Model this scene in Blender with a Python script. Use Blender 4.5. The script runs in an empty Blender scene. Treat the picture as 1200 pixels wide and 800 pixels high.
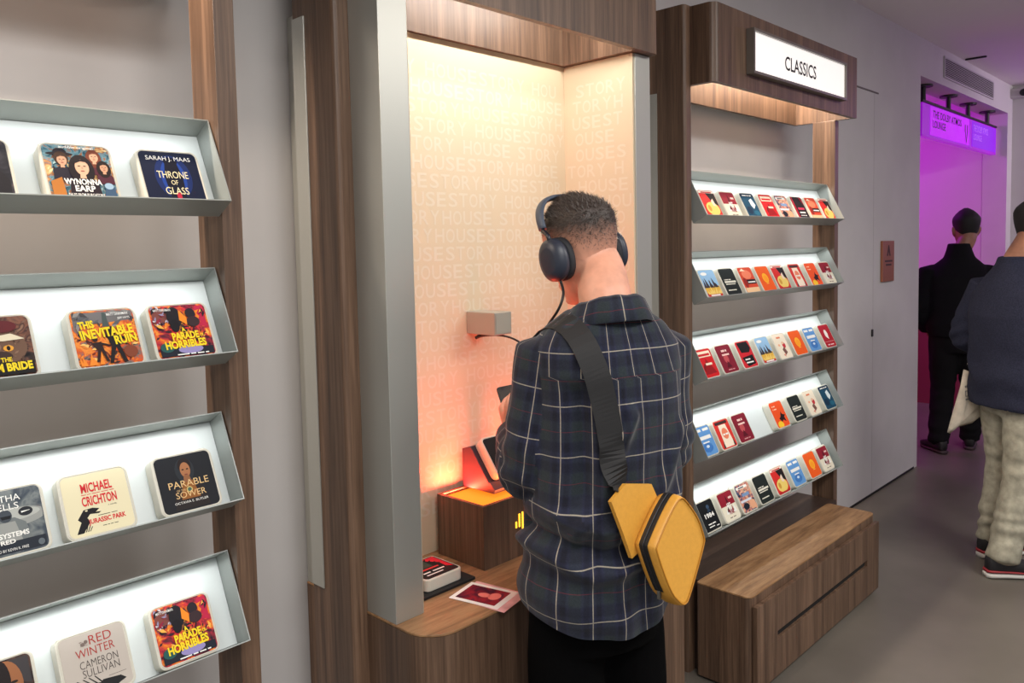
import bpy, bmesh, math, random
from mathutils import Vector, Matrix, noise
from mathutils.bvhtree import BVHTree
random.seed(7)
SC = bpy.context.scene
COL = SC.collection

# ------------------------------------------------------------------ camera
def Rows():
    return ((0.69241498, -0.72118196, -0.02140259),
            (-0.06048677, -0.02846331, -0.99776309),
            (0.71895956, 0.69216069, -0.06333038))
r0, r1, r2 = [Vector(r) for r in Rows()]
cam_d = bpy.data.cameras.new('camera')
cam_d.sensor_width = 36.0
cam_d.lens = 937.588 * 36.0 / 1200.0
cam_d.shift_y = -(400 - 350.48) / 1200.0
cam_d.clip_start = 0.05
cam = bpy.data.objects.new('camera', cam_d)
COL.objects.link(cam)
mw = Matrix.Identity(4)
for i in range(3):
    mw[i][0] = r0[i]; mw[i][1] = -r1[i]; mw[i][2] = -r2[i]
mw[0][3], mw[1][3], mw[2][3] = 0.0, 0.0, 1.62
cam.matrix_world = mw
SC.camera = cam

# ------------------------------------------------------------------ colour management, world, lights
vs = SC.view_settings
vs.view_transform = 'Standard'; vs.look = 'None'; vs.exposure = 0.0; vs.gamma = 1.0
vs.use_curve_mapping = False
W = bpy.data.worlds.new('world'); SC.world = W
W.use_nodes = True
W.node_tree.nodes['Background'].inputs[0].default_value = (0.98, 0.98, 1.0, 1)
W.node_tree.nodes['Background'].inputs[1].default_value = 0.40

def area(name, loc, target, sx, sy, power, color=(1, 1, 1), spread=None):
    l = bpy.data.lights.new(name, 'AREA')
    l.shape = 'RECTANGLE'; l.size = sx; l.size_y = sy
    l.energy = power; l.color = color
    if spread: l.spread = math.radians(spread)
    o = bpy.data.objects.new(name, l); COL.objects.link(o)
    o.location = loc
    d = Vector(target) - Vector(loc)
    z = -d.normalized()
    x = Vector((1, 0, 0))
    if abs(z.x) > 0.95: x = Vector((0, 1, 0))
    y = z.cross(x).normalized(); x = y.cross(z).normalized()
    m = Matrix((x, y, z)).transposed().to_4x4(); m.translation = loc
    o.matrix_world = m
    return o
# ceiling lamps of the shop floor (above and behind the camera)
area('ceiling_lamp', (0.6, -0.6, 2.98), (0.6, -0.6, 0), 1.6, 0.6, 72, (1.0, 0.98, 0.95))
area('ceiling_lamp', (3.2, -0.9, 2.98), (3.2, -0.9, 0), 1.6, 0.6, 76, (1.0, 0.97, 0.92))
area('ceiling_lamp', (-1.6, -1.2, 2.98), (-1.6, -1.2, 0), 1.6, 0.6, 50, (1.0, 0.98, 0.95))
# unseen lamp added to brighten the end wall, then coloured lounge lamps
area('wall_fill', (8.0, -0.9, 2.9), (8.68, 1.2, 2.3), 0.5, 0.5, 14, (1.0, 0.93, 0.92), 100)
area('lounge_lamp', (7.0, 3.2, 2.6), (8.5, 2.3, 1.5), 1.0, 0.4, 21, (0.72, 0.035, 1.0))
area('lounge_lamp', (6.6, 3.4, 0.9), (8.5, 2.3, 0.9), 0.8, 0.5, 6, (1.0, 0.10, 0.22))
area('lounge_lamp', (8.4, -0.7, 2.4), (8.2, 0.5, 3.02), 0.5, 0.5, 9, (0.62, 0.16, 1.0))
# warm strips in the wooden headers, cool strips in the trays
WARM = (1.0, 0.84, 0.68)
area('header_lamp', (0.15, 1.705, 2.45), (0.15, 1.72, 0), 1.2, 0.03, 22, WARM)
area('header_lamp', (3.26, 1.705, 2.45), (3.26, 1.72, 0), 1.22, 0.03, 22, WARM)
area('booth_lamp', (1.62, 1.485, 2.42), (1.62, 1.745, 1.9), 0.84, 0.03, 7.5, (1.0, 0.95, 0.88))
TRAY_Z = [1.729, 1.426, 1.123, 0.825, 0.529]
TRAY_Y = 1.517
TS = Vector((0, 0.4516, 0.8922)); TN = Vector((0, -0.8922, 0.4516))
TRAY_SPANS = ((-0.498, 0.774, 4), (2.612, 3.886, 5))
for (x0, x1, n) in TRAY_SPANS:
    for z in TRAY_Z[:n]:
        p = Vector(((x0 + x1) / 2, TRAY_Y, z)) + TS * 0.176 - TN * 0.012
        area('tray_lamp', p, p - TS - TN * 0.14, x1 - x0 - 0.06, 0.012, 0.66, (0.95, 1.0, 0.99))
# orange strip in the plinth under the display
area('plinth_lamp', (1.512, 1.694, 0.921), (1.51, 1.70, 1.3), 0.09, 0.025, 3.0, (1.0, 0.06, 0.03))
area('plinth_lamp', (1.768, 1.694, 0.921), (1.77, 1.70, 1.3), 0.09, 0.025, 3.0, (1.0, 0.06, 0.03))
area('plinth_lamp', (1.64, 1.566, 0.921), (1.64, 1.60, 1.3), 0.30, 0.03, 1.2, (1.0, 0.16, 0.05))

# ------------------------------------------------------------------ materials
def lin(c):
    c /= 255.0
    return c / 12.92 if c <= 0.04045 else ((c + 0.055) / 1.055) ** 2.4
def rgb(c): return (lin(c[0]), lin(c[1]), lin(c[2]), 1.0)
_mats = {}
def mat(name, color, rough=0.5, metal=0.0, emit=0.0, bump=0.0, bscale=200.0, vary=0.0, vscale=8.0, trans=0.0, spec=0.5):
    if name in _mats: return _mats[name]
    m = bpy.data.materials.new(name); m.use_nodes = True
    nt = m.node_tree; b = nt.nodes['Principled BSDF']
    b.inputs['Base Color'].default_value = rgb(color)
    b.inputs['Roughness'].default_value = rough
    b.inputs['Metallic'].default_value = metal
    b.inputs['Specular IOR Level'].default_value = spec
    if trans: b.inputs['Transmission Weight'].default_value = trans
    if emit:
        b.inputs['Emission Color'].default_value = rgb(color)
        b.inputs['Emission Strength'].default_value = emit
    tc = None
    if bump or vary:
        tc = nt.nodes.new('ShaderNodeTexCoord')
    if vary:
        n = nt.nodes.new('ShaderNodeTexNoise'); n.inputs['Scale'].default_value = vscale; n.inputs['Detail'].default_value = 4
        nt.links.new(tc.outputs['Object'], n.inputs['Vector'])
        rp = nt.nodes.new('ShaderNodeValToRGB')
        lo = [max(0, c * (1 - vary)) for c in color]; hi = [min(255, c * (1 + vary)) for c in color]
        rp.color_ramp.elements[0].color = rgb(lo); rp.color_ramp.elements[0].position = 0.3
        rp.color_ramp.elements[1].color = rgb(hi); rp.color_ramp.elements[1].position = 0.7
        nt.links.new(n.outputs['Fac'], rp.inputs['Fac'])
        nt.links.new(rp.outputs['Color'], b.inputs['Base Color'])
    if bump:
        n2 = nt.nodes.new('ShaderNodeTexNoise'); n2.inputs['Scale'].default_value = bscale; n2.inputs['Detail'].default_value = 3
        nt.links.new(tc.outputs['Object'], n2.inputs['Vector'])
        bp = nt.nodes.new('ShaderNodeBump'); bp.inputs['Strength'].default_value = bump; bp.inputs['Distance'].default_value = 0.002
        nt.links.new(n2.outputs['Fac'], bp.inputs['Height'])
        nt.links.new(bp.outputs['Normal'], b.inputs['Normal'])
    _mats[name] = m
    return m

def wood(name, dark, mid, light, stretch=(20, 20, 0.55), rough=0.42, cath=1.0, fine=5.0):
    if name in _mats: return _mats[name]
    m = bpy.data.materials.new(name); m.use_nodes = True
    nt = m.node_tree; b = nt.nodes['Principled BSDF']
    N = nt.nodes.new; L = nt.links.new
    tc = N('ShaderNodeTexCoord'); mp = N('ShaderNodeMapping'); mp.inputs['Scale'].default_value = stretch
    L(tc.outputs['Object'], mp.inputs['Vector'])
    n1 = N('ShaderNodeTexNoise'); n1.inputs['Scale'].default_value = 1.0; n1.inputs['Detail'].default_value = 6; n1.inputs['Roughness'].default_value = 0.55
    n1.inputs['Distortion'].default_value = cath
    L(mp.outputs[0], n1.inputs['Vector'])
    mp2 = N('ShaderNodeMapping'); mp2.inputs['Scale'].default_value = tuple(s * fine for s in stretch)
    L(tc.outputs['Object'], mp2.inputs['Vector'])
    n2 = N('ShaderNodeTexNoise'); n2.inputs['Scale'].default_value = 1.0; n2.inputs['Detail'].default_value = 4; n2.inputs['Roughness'].default_value = 0.7
    L(mp2.outputs[0], n2.inputs['Vector'])
    mx = N('ShaderNodeMix'); mx.data_type = 'FLOAT'; mx.inputs[0].default_value = 0.5
    L(n1.outputs['Fac'], mx.inputs[2]); L(n2.outputs['Fac'], mx.inputs[3])
    rp = N('ShaderNodeValToRGB')
    e = rp.color_ramp.elements
    e[0].position = 0.33; e[0].color = rgb(dark); e[1].position = 0.67; e[1].color = rgb(light)
    k = e.new(0.5); k.color = rgb(mid)
    L(mx.outputs[0], rp.inputs['Fac']); L(rp.outputs['Color'], b.inputs['Base Color'])
    b.inputs['Roughness'].default_value = rough
    bp = N('ShaderNodeBump'); bp.inputs['Strength'].default_value = 0.12; bp.inputs['Distance'].default_value = 0.001
    L(n2.outputs['Fac'], bp.inputs['Height']); L(bp.outputs['Normal'], b.inputs['Normal'])
    _mats[name] = m
    return m
WALNUT = wood('walnut', (64, 46, 36), (98, 75, 59), (130, 102, 82), fine=6.0)
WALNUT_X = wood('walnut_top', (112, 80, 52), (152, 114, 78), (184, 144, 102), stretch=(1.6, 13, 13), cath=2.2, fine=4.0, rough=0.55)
WALNUT_SHADE = wood('walnut_shaded', (50, 38, 33), (62, 48, 41), (76, 59, 50), stretch=(1.0, 14, 14))  # same walnut, with the shade under the trays painted into its colour
WALL = mat('wall_paint', (200, 197, 196), 0.85, vary=0.02, vscale=3)
CEIL = mat('ceiling_paint', (236, 230, 228), 0.9)
TRAYMETAL = mat('tray_metal', (158, 163, 160), 0.45, metal=0.3)
PANEL = mat('tray_panel', (212, 219, 219), 0.5)
STEEL = mat('brushed_steel', (184, 184, 177), 0.40, metal=0.6, bump=0.06, bscale=300)
TILEWHITE = mat('tile_white', (208, 203, 189), 0.35)
BLACK = mat('black_plastic', (18, 18, 20), 0.5)
DARK = mat('dark_gap', (16, 12, 11), 0.8)

# ------------------------------------------------------------------ mesh helpers
def new_bm(): return bmesh.new()
def bm_add(bm, verts, faces, mi=0, smooth=False):
    vs_ = [bm.verts.new(v) for v in verts]
    for f in faces:
        try:
            fc = bm.faces.new([vs_[i] for i in f]); fc.material_index = mi; fc.smooth = smooth
        except ValueError: pass
    return vs_
def add_box(bm, lo, hi, bev=0.0, mi=0, seg=2):
    t = bmesh.new()
    x0, y0, z0 = lo; x1, y1, z1 = hi
    v = [t.verts.new(p) for p in ((x0, y0, z0), (x1, y0, z0), (x1, y1, z0), (x0, y1, z0), (x0, y0, z1), (x1, y0, z1), (x1, y1, z1), (x0, y1, z1))]
    for f in ((0, 3, 2, 1), (4, 5, 6, 7), (0, 1, 5, 4), (1, 2, 6, 5), (2, 3, 7, 6), (3, 0, 4, 7)): t.faces.new([v[i] for i in f])
    if bev: bmesh.ops.bevel(t, geom=t.edges[:], offset=bev, segments=seg, affect='EDGES', profile=0.5)
    merge(bm, t, mi)
def merge(bm, t, mi=0, mtx=None, smooth=False):
    t.verts.index_update()
    vv = [bm.verts.new((mtx @ v.co) if mtx else v.co) for v in t.verts]
    for f in t.faces:
        try:
            fc = bm.faces.new([vv[w.index] for w in f.verts]); fc.material_index = mi if mi is not None else f.material_index; fc.smooth = smooth
        except ValueError: pass
    t.free()
AX = {'z': lambda a, b, c: (a, b, c), 'x': lambda a, b, c: (c, a, b), 'y': lambda a, b, c: (a, c, b)}
def add_prism(bm, pts, axis, lo, hi, bev=0.0, mi=0, smooth=False):
    """polygon (2D) swept along axis: z -> (x,y), x -> (y,z), y -> (x,z)"""
    t = bmesh.new(); n = len(pts); g = AX[axis]
    a = [t.verts.new(g(p[0], p[1], lo)) for p in pts]; b = [t.verts.new(g(p[0], p[1], hi)) for p in pts]
    t.faces.new(a); t.faces.new(b[::-1])
    for i in range(n):
        t.faces.new((a[i], b[i], b[(i + 1) % n], a[(i + 1) % n]))
    bmesh.ops.recalc_face_normals(t, faces=t.faces[:])
    if bev:
        es = [e for e in t.edges if len(e.link_faces) == 2 and (e.verts[0] in a) == (e.verts[1] in a)]
        bmesh.ops.bevel(t, geom=es, offset=bev, segments=2, affect='EDGES', profile=0.5)
    merge(bm, t, mi, None, smooth)
def rrect(x0, y0, x1, y1, r, n=5):
    out = []
    for cx_, cy_, a0 in ((x1 - r, y0 + r, -90), (x1 - r, y1 - r, 0), (x0 + r, y1 - r, 90), (x0 + r, y0 + r, 180)):
        for k in range(n + 1):
            a = math.radians(a0 + 90.0 * k / n)
            out.append((cx_ + r * math.cos(a), cy_ + r * math.sin(a)))
    return out
def arc(cx_, cy_, r, a0, a1, n=6):
    return [(cx_ + r * math.cos(math.radians(a0 + (a1 - a0) * k / n)), cy_ + r * math.sin(math.radians(a0 + (a1 - a0) * k / n))) for k in range(n + 1)]
def catmull(pts, sub):
    P = [Vector(p) for p in pts]
    if len(P) < 3 or sub < 2: return P
    out = []
    for i in range(len(P) - 1):
        p0 = P[max(i - 1, 0)]; p1 = P[i]; p2 = P[i + 1]; p3 = P[min(i + 2, len(P) - 1)]
        for k in range(sub):
            t = k / sub
            out.append(0.5 * ((2 * p1) + (p2 - p0) * t + (2 * p0 - 5 * p1 + 4 * p2 - p3) * t * t + (3 * p1 - p0 - 3 * p2 + p3) * t ** 3))
    out.append(P[-1])
    return out
def tube_data(pts, radii, n=12, sub=4, cap=True):
    """closed tube along a smooth path, radius per control point"""
    P = catmull(pts, sub)
    RR = [q[0] for q in catmull([(r, 0, 0) for r in radii], sub)] if len(pts) > 2 and sub > 1 else list(radii)
    V = []; F = []
    up = None
    for i, p in enumerate(P):
        d = (P[min(i + 1, len(P) - 1)] - P[max(i - 1, 0)]).normalized()
        if up is None:
            up = Vector((0, 0, 1)) if abs(d.z) < 0.9 else Vector((0, 1, 0))
        x = up - d * up.dot(d)
        if x.length < 1e-4: x = d.orthogonal()
        x.normalize(); y = d.cross(x); up = x
        for k in range(n):
            a = 2 * math.pi * k / n
            V.append(p + (x * math.cos(a) + y * math.sin(a)) * RR[i])
    m = len(P)
    for i in range(m - 1):
        for k in range(n):
            F.append((i * n + k, i * n + (k + 1) % n, (i + 1) * n + (k + 1) % n, (i + 1) * n + k))
    if cap:
        # rounded ends
        for end, rev in ((0, True), (m - 1, False)):
            d = (P[end] - P[end - 1] if end else P[0] - P[1]).normalized()
            c = len(V); V.append(P[end] + d * RR[end] * 0.6)
            ring = [end * n + k for k in range(n)]
            for k in range(n):
                f = (ring[k], ring[(k + 1) % n], c)
                F.append(f[::-1] if rev else f)
    return V, F
def loft_data(rings, n=28):
    """rings: (center Vector, axis_a Vector, axis_b Vector [, back axis scale]) ellipse loft, capped"""
    V = []; F = []
    for (c, a, b, bb, ex) in rings:
        for k in range(n):
            t = 2 * math.pi * k / n
            ca, sa = math.cos(t), math.sin(t)
            ca2 = math.copysign(abs(ca) ** ex, ca); sa2 = math.copysign(abs(sa) ** ex, sa)
            V.append(c + a * ca2 + (b if sa2 > 0 else bb) * sa2)
    m = len(rings)
    for i in range(m - 1):
        for k in range(n):
            F.append((i * n + k, i * n + (k + 1) % n, (i + 1) * n + (k + 1) % n, (i + 1) * n + k))
    F.append(tuple(range(n))[::-1]); F.append(tuple((m - 1) * n + k for k in range(n)))
    return V, F
def ball_data(c, rx, ry, rz, ax=None, nu=14, nv=9):
    X, Y, Z = ax if ax else (Vector((1, 0, 0)), Vector((0, 1, 0)), Vector((0, 0, 1)))
    V = []; F = []; c = Vector(c)
    V.append(c + Z * rz)
    for i in range(1, nv):
        p = math.pi * i / nv
        for k in range(nu):
            t = 2 * math.pi * k / nu
            V.append(c + X * (rx * math.sin(p) * math.cos(t)) + Y * (ry * math.sin(p) * math.sin(t)) + Z * (rz * math.cos(p)))
    V.append(c - Z * rz)
    for k in range(nu): F.append((0, 1 + k, 1 + (k + 1) % nu))
    for i in range(nv - 2):
        for k in range(nu):
            F.append((1 + i * nu + k, 1 + (i + 1) * nu + k, 1 + (i + 1) * nu + (k + 1) % nu, 1 + i * nu + (k + 1) % nu))
    b = 1 + (nv - 2) * nu
    for k in range(nu): F.append((b + k, len(V) - 1, b + (k + 1) % nu))
    return V, F
def add_tube(bm, pts, radii, n=10, sub=4, mi=0, smooth=True):
    if not isinstance(radii, (list, tuple)): radii = [radii] * len(pts)
    V, F = tube_data(pts, radii, n, sub); bm_add(bm, V, F, mi, smooth)
def add_ball(bm, c, rx, ry, rz, ax=None, mi=0, nu=14, nv=9):
    V, F = ball_data(c, rx, ry, rz, ax, nu, nv); bm_add(bm, V, F, mi, True)

def mesh_from(bm, name, mats):
    bmesh.ops.recalc_face_normals(bm, faces=bm.faces[:])
    me = bpy.data.meshes.new(name); bm.to_mesh(me); bm.free()
    for m in (mats if isinstance(mats, (list, tuple)) else [mats]): me.materials.append(m)
    return me
def obj(name, bm, mats, parent=None, mtx=None):
    me = bm if isinstance(bm, bpy.types.Mesh) else mesh_from(bm, name, mats)
    o = bpy.data.objects.new(name, me); COL.objects.link(o)
    if parent: o.parent = parent
    if mtx is not None: o.matrix_local = mtx
    return o
def empty(name, mtx=None, loc=None):
    o = bpy.data.objects.new(name, None); COL.objects.link(o)
    o.empty_display_size = 0.05
    if mtx is not None: o.matrix_world = mtx
    if loc is not None: o.location = loc
    return o
def tag(o, label, cat, group=None):
    o['label'] = label; o['category'] = cat
    if group: o['group'] = group
    return o
def struct(o): o['kind'] = 'structure'; return o
# shift a bmesh built in world coordinates into the frame of a thing's base
def local(bm, base):
    b = Vector(base)
    for v in bm.verts: v.co -= b
    return bm

# ------------------------------------------------------------------ lettering
_tc = {}
def text_data(s, bold=0.0):
    key = (s, bold)
    if key in _tc: return _tc[key]
    c = bpy.data.curves.new('t', 'FONT'); c.body = s; c.size = 1.0; c.resolution_u = 3
    c.offset = bold
    o = bpy.data.objects.new('t', c); COL.objects.link(o)
    dg = bpy.context.evaluated_depsgraph_get()
    me = bpy.data.meshes.new_from_object(o.evaluated_get(dg))
    V = [(v.co.x, v.co.y) for v in me.vertices]; F = [tuple(p.vertices) for p in me.polygons]
    bpy.data.objects.remove(o); bpy.data.curves.remove(c); bpy.data.meshes.remove(me)
    xs = [v[0] for v in V]; ys = [v[1] for v in V]
    x0, x1, y0, y1 = min(xs), max(xs), min(ys), max(ys)
    V = [((x - x0) / (x1 - x0), (y - y0) / (y1 - y0)) for x, y in V]
    _tc[key] = (V, F)
    return _tc[key]
def add_text(bm, s, x0, y0, x1, y1, fn, mi=0, rot=0.0, bold=0.0):
    """fit text in the box (x0,y0)-(x1,y1); fn maps 2D -> 3D"""
    V, F = text_data(s, bold)
    cx_, cy_ = (x0 + x1) / 2, (y0 + y1) / 2; c, sn = math.cos(math.radians(rot)), math.sin(math.radians(rot))
    P = []
    for u, v in V:
        dx, dy = (u - 0.5) * (x1 - x0), (v - 0.5) * (y1 - y0)
        P.append(fn(cx_ + dx * c - dy * sn, cy_ + dx * sn + dy * c))
    bm_add(bm, P, F, mi)
# ------------------------------------------------------------------ the room
WY = 1.844
def floor_mat():
    m = mat('polished_concrete', (104, 98, 90), 0.38, vary=0.10, vscale=1.7, bump=0.03, bscale=60)
    return m
b = new_bm(); add_box(b, (-3.5, -3.6, -0.10), (10.0, 5.2, 0.0)); struct(obj('floor', b, floor_mat()))
b = new_bm(); add_box(b, (-3.5, -3.6, 3.02), (10.0, 2.06, 3.12)); struct(obj('ceiling', b, CEIL))
b = new_bm()
add_box(b, (-3.5, WY, 0), (5.999 + 0.06, WY + 0.20, 3.02))
add_box(b, (6.059, WY, 2.757), (8.508, WY + 0.20, 3.02))
add_box(b, (8.508, WY, 0), (8.682, WY + 0.20, 3.02))
struct(obj('wall_back', b, WALL))
b = new_bm(); add_box(b, (8.684, -3.6, 0), (8.86, WY + 0.20, 3.02)); struct(obj('wall_right', b, WALL))
# lounge behind the opening
LOUNGE = mat('lounge_paint', (205, 190, 200), 0.8, vary=0.02, vscale=2)
b = new_bm(); add_box(b, (8.510, 2.046, 0), (8.70, 5.0, 2.95)); struct(obj('wall_alcove_right', b, LOUNGE))
b = new_bm(); add_box(b, (4.9, 5.0, 0), (8.70, 5.15, 2.95)); struct(obj('wall_alcove_back', b, LOUNGE))
b = new_bm(); add_box(b, (4.75, 2.046, 0), (4.9, 5.15, 2.95)); struct(obj('wall_alcove_left', b, LOUNGE))
b = new_bm(); add_box(b, (4.75, 2.062, 2.95), (8.70, 5.15, 3.05)); struct(obj('ceiling_alcove', b, CEIL))
b = new_bm(); add_box(b, (8.494, 2.05, 0.0), (8.508, 5.0, 1.06)); struct(obj('trim_wainscot', b, mat('wainscot_red', (120, 44, 62), 0.6)))
# dark shadow joint at the foot of the wall
b = new_bm(); add_box(b, (3.95, WY - 0.003, 0.0), (5.99, WY + 0.004, 0.014)); struct(obj('baseboard_back', b, DARK))
# flush door in the wall: a thin joint round a painted leaf, with its latch
b = new_bm(); add_box(b, (2.62, WY - 0.0014, 0.016), (5.178, WY - 0.0002, 2.528)); d = obj('door_1', b, WALL); struct(d)
b = new_bm()
for lo, hi in (((4.17, WY - 0.0052, 2.530), (5.245, WY + 0.001, 2.538)), ((5.2, WY - 0.0012, 2.531), (5.21, WY + 0.001, 2.537))):
    add_box(b, lo, hi)
obj('door_joint', b, mat('joint_grey', (120, 112, 112), 0.9), d)
b = new_bm(); add_box(b, (5.180, WY - 0.0012, 0.016), (5.184, WY + 0.001, 2.530)); obj('door_edge', b, mat('edge_pale', (176, 170, 170), 0.9), d)
b = new_bm(); add_box(b, (5.150, WY - 0.010, 1.02), (5.172, WY - 0.003, 1.065), 0.002); obj('latch', b, BLACK, d)

# copper plaque beside the door
base = (5.41, WY, 1.355)
t = tag(empty('wall_plaque', loc=base), 'copper coloured plaque with a dark pictogram on the pale wall beside the flush door', 'sign')
b = new_bm(); add_box(b, (-0.105, -0.016, 0), (0.105, -0.001, 0.262), 0.003)
obj('plate', b, mat('copper_plate', (150, 92, 70), 0.45, metal=0.3), t)
b = new_bm(); fn = lambda x, z: (x, -0.0168, z)
P = [fn(x, z) for x, z in ((-0.035, 0.165), (-0.012, 0.165), (0, 0.195), (0.012, 0.165), (0.035, 0.165), (0.006, 0.235), (-0.006, 0.235))]
bm_add(b, P, [(0, 1, 2, 6), (2, 3, 4, 5), (2, 5, 6)])
for z0, hw in ((0.126, 0.066), (0.102, 0.05)):
    add_box(b, (-hw, -0.0169, z0), (hw, -0.0161, z0 + 0.012))
obj('pictogram', b, mat('plaque_ink', (60, 34, 28), 0.6), t)

# ventilation grille
base = (6.565, WY, 2.813)
t = tag(empty('vent_grille', loc=base), 'long slatted ventilation grille high on the wall above the lounge opening', 'vent')
b = new_bm(); Lx, Lz = 1.395, 0.157
add_box(b, (0, -0.012, 0), (Lx, -0.001, 0.012)); add_box(b, (0, -0.012, Lz - 0.012), (Lx, -0.001, Lz))
add_box(b, (0, -0.012, 0.0121), (0.012, -0.001, Lz - 0.0121)); add_box(b, (Lx - 0.012, -0.012, 0.0121), (Lx, -0.001, Lz - 0.0121))
VENT = mat('vent_metal', (190, 186, 188), 0.6)
obj('frame', b, VENT, t)
b = new_bm(); add_box(b, (0.012, -0.003, 0.012), (Lx - 0.012, -0.001, Lz - 0.012)); obj('backing', b, mat('vent_dark', (44, 40, 44), 0.8), t)
b = new_bm()
for k in range(10):
    z = 0.019 + k * 0.0132
    add_prism(b, [(-0.011, z), (-0.004, z + 0.004), (-0.004, z + 0.0085), (-0.011, z + 0.0045)], 'x', 0.0125, Lx - 0.0125)
obj('louvres', b, VENT, t)

# ceiling slot and camera
b = new_bm(); add_prism(b, rrect(-0.012, -0.075, 0.012, 0.075, 0.011), 'z', -0.012, -0.0005, 0.003)
o = obj('ceiling_sensor', b, mat('sensor_dark', (30, 24, 30), 0.5)); o.location = (7.06, 1.752, 3.02)
tag(o, 'small dark slot shaped fitting on the ceiling in front of the grille', 'ceiling fitting')
t = tag(empty('security_camera', loc=(8.684, 1.775, 2.90)), 'white security camera with a black lens high on the far end wall', 'camera')
b = new_bm(); add_box(b, (-0.10, -0.11, 0), (-0.001, 0.075, 0.085), 0.012); obj('housing', b, mat('camera_white', (190, 186, 186), 0.4), t)
b = new_bm(); add_ball(b, (-0.098, -0.045, 0.04), 0.028, 0.042, 0.034); obj('lens', b, BLACK, t)

# hanging lit sign in the opening: black rail, four hangers, two clear panels
SY = 1.945
t = tag(empty('hanging_sign', loc=(6.35, SY, 2.38)), 'purple lit hanging sign on black stems in the lounge opening', 'sign')
RAIL = mat('rail_black', (22, 18, 24), 0.5)
b = new_bm(); add_box(b, (0, -0.03, 0.245), (2.10, 0.03, 0.262), 0.002); obj('rail', b, RAIL, t)
for hx in (0.10, 0.72, 1.27, 1.88):
    b = new_bm(); add_prism(b, [(hx + x_, y_) for x_, y_ in arc(0, 0, 0.018, 0, 345, 23)], 'z', 0.262, 0.366)
    add_prism(b, [(hx + x_, y_) for x_, y_ in arc(0, 0, 0.064, 0, 345, 23)], 'z', 0.362, 0.376, 0.001)
    obj('hanger', b, RAIL, t)
ACR = mat('acrylic_violet', (160, 6, 206), 0.25, emit=0.5)
ACR2 = mat('acrylic_magenta', (176, 8, 222), 0.25, emit=0.85)
ACR3 = mat('acrylic_purple', (132, 10, 214), 0.25, emit=0.65)
SINK = mat('sign_ink', (66, 6, 92), 0.6)
SINK2 = mat('sign_pale', (196, 120, 240), 0.5, emit=0.35)
fn = lambda x, z: (x, -0.0282, z)
for x0, x1, m_, first in ((0.012, 1.235, ACR2, True), (1.255, 2.09, ACR3, False)):
    b = new_bm(); add_box(b, (x0, -0.025, 0.0), (x1, 0.025, 0.243), 0.004); p = obj('panel', b, ACR, t)
    b = new_bm(); add_box(b, (x0 + (0.17 if first else 0.04), -0.0275, 0.02), (x1 - 0.02, -0.0252, 0.232)); obj('face', b, m_, p)
    b = new_bm()
    if first:
        add_text(b, 'THE DOLBY ATMOS', 0.24, 0.152, 0.98, 0.208, fn, bold=0.015)
        add_text(b, 'LOUNGE', 0.24, 0.078, 0.56, 0.134, fn, bold=0.015)
        for dx in (0, 0.055):
            bm_add(b, [fn(1.085 + dx, 0.12), fn(1.105 + dx, 0.12), fn(1.128, 0.035), fn(1.118, 0.035)], [(0, 1, 2, 3)])
        add_box(b, (1.08, -0.0285, 0.12), (1.1, -0.0276, 0.18)); add_box(b, (1.145, -0.0285, 0.12), (1.165, -0.0276, 0.18))
        obj('lettering', b, SINK, p)
    else:
        fr = lambda x, z: (3.22 - x, -0.0282, z)
        add_text(b, 'THE DOLBY ATMOS', 1.34, 0.150, 1.80, 0.205, fn, bold=0.0)
        add_text(b, 'LOUNGE', 1.34, 0.080, 1.60, 0.130, fn, bold=0.0)
        obj('lettering', b, SINK2, p)

# ------------------------------------------------------------------ shelf units
def tray(parent, x0, x1, z, base):
    o0 = Vector((0, TRAY_Y, z)); dp = 0.062; hh = 0.186; th = 0.0022
    def pt(x, s, d): return Vector((x, 0, 0)) + o0 + TS * s - TN * d - Vector(base)
    def slab(bm, x0, x1, s0, s1, d0, d1):
        v = [pt(x, s, d) for x in (x0, x1) for s in (s0, s1) for d in (d0, d1)]
        bm_add(bm, v, [(0, 1, 3, 2), (4, 6, 7, 5), (0, 2, 6, 4), (1, 5, 7, 3), (0, 4, 5, 1), (2, 3, 7, 6)])
    b = new_bm()
    slab(b, x0, x1, -th, 0.0, 0.0, dp + th)                    # lip
    slab(b, x0, x1, hh, hh + th, 0.0, dp + th)                 # top flange
    slab(b, x0, x0 + th, 0.0, hh, 0.0, dp + th); slab(b, x1 - th, x1, 0.0, hh, 0.0, dp + th)
    slab(b, x0 + th, x1 - th, 0.0, hh, dp + 0.0005, dp + th)   # back sheet
    # two brackets behind, reaching to the uprights
    for xx in (x0 + 0.004, x1 - 0.034):
        slab(b, xx, xx + 0.03, 0.045, 0.115, dp + th, dp + 0.028)
    tr = obj('tray', b, TRAYMETAL, parent)
    b = new_bm(); slab(b, x0 + 0.003, x1 - 0.003, 0.001, hh - 0.001, dp - 0.004, dp)
    obj('back_panel', b, PANEL, tr)
    return tr

def end_panel(parent, x, base, top, mounts=True):
    b = new_bm()
    # rounded front corners; rear half carries a steel inlay on its left face
    pts = [(x, 1.744), (x, 1.574 + 0.012)] + arc(x + 0.012, 1.574 + 0.012, 0.012, 180, 270, 4) + arc(x + 0.045 - 0.006, 1.574 + 0.006, 0.006, 270, 360, 3) + [(x + 0.045, 1.744)]
    add_prism(b, pts, 'z', 0.0, top)
    e = obj('end_panel', local(b, base), WALNUT, parent)
    b = new_bm(); add_box(b, (x - 0.004, 1.692, 0.787), (x - 0.0002, 1.744, 2.182), 0.0008); obj('inlay', local(b, base), STEEL, e)
    return e

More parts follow.
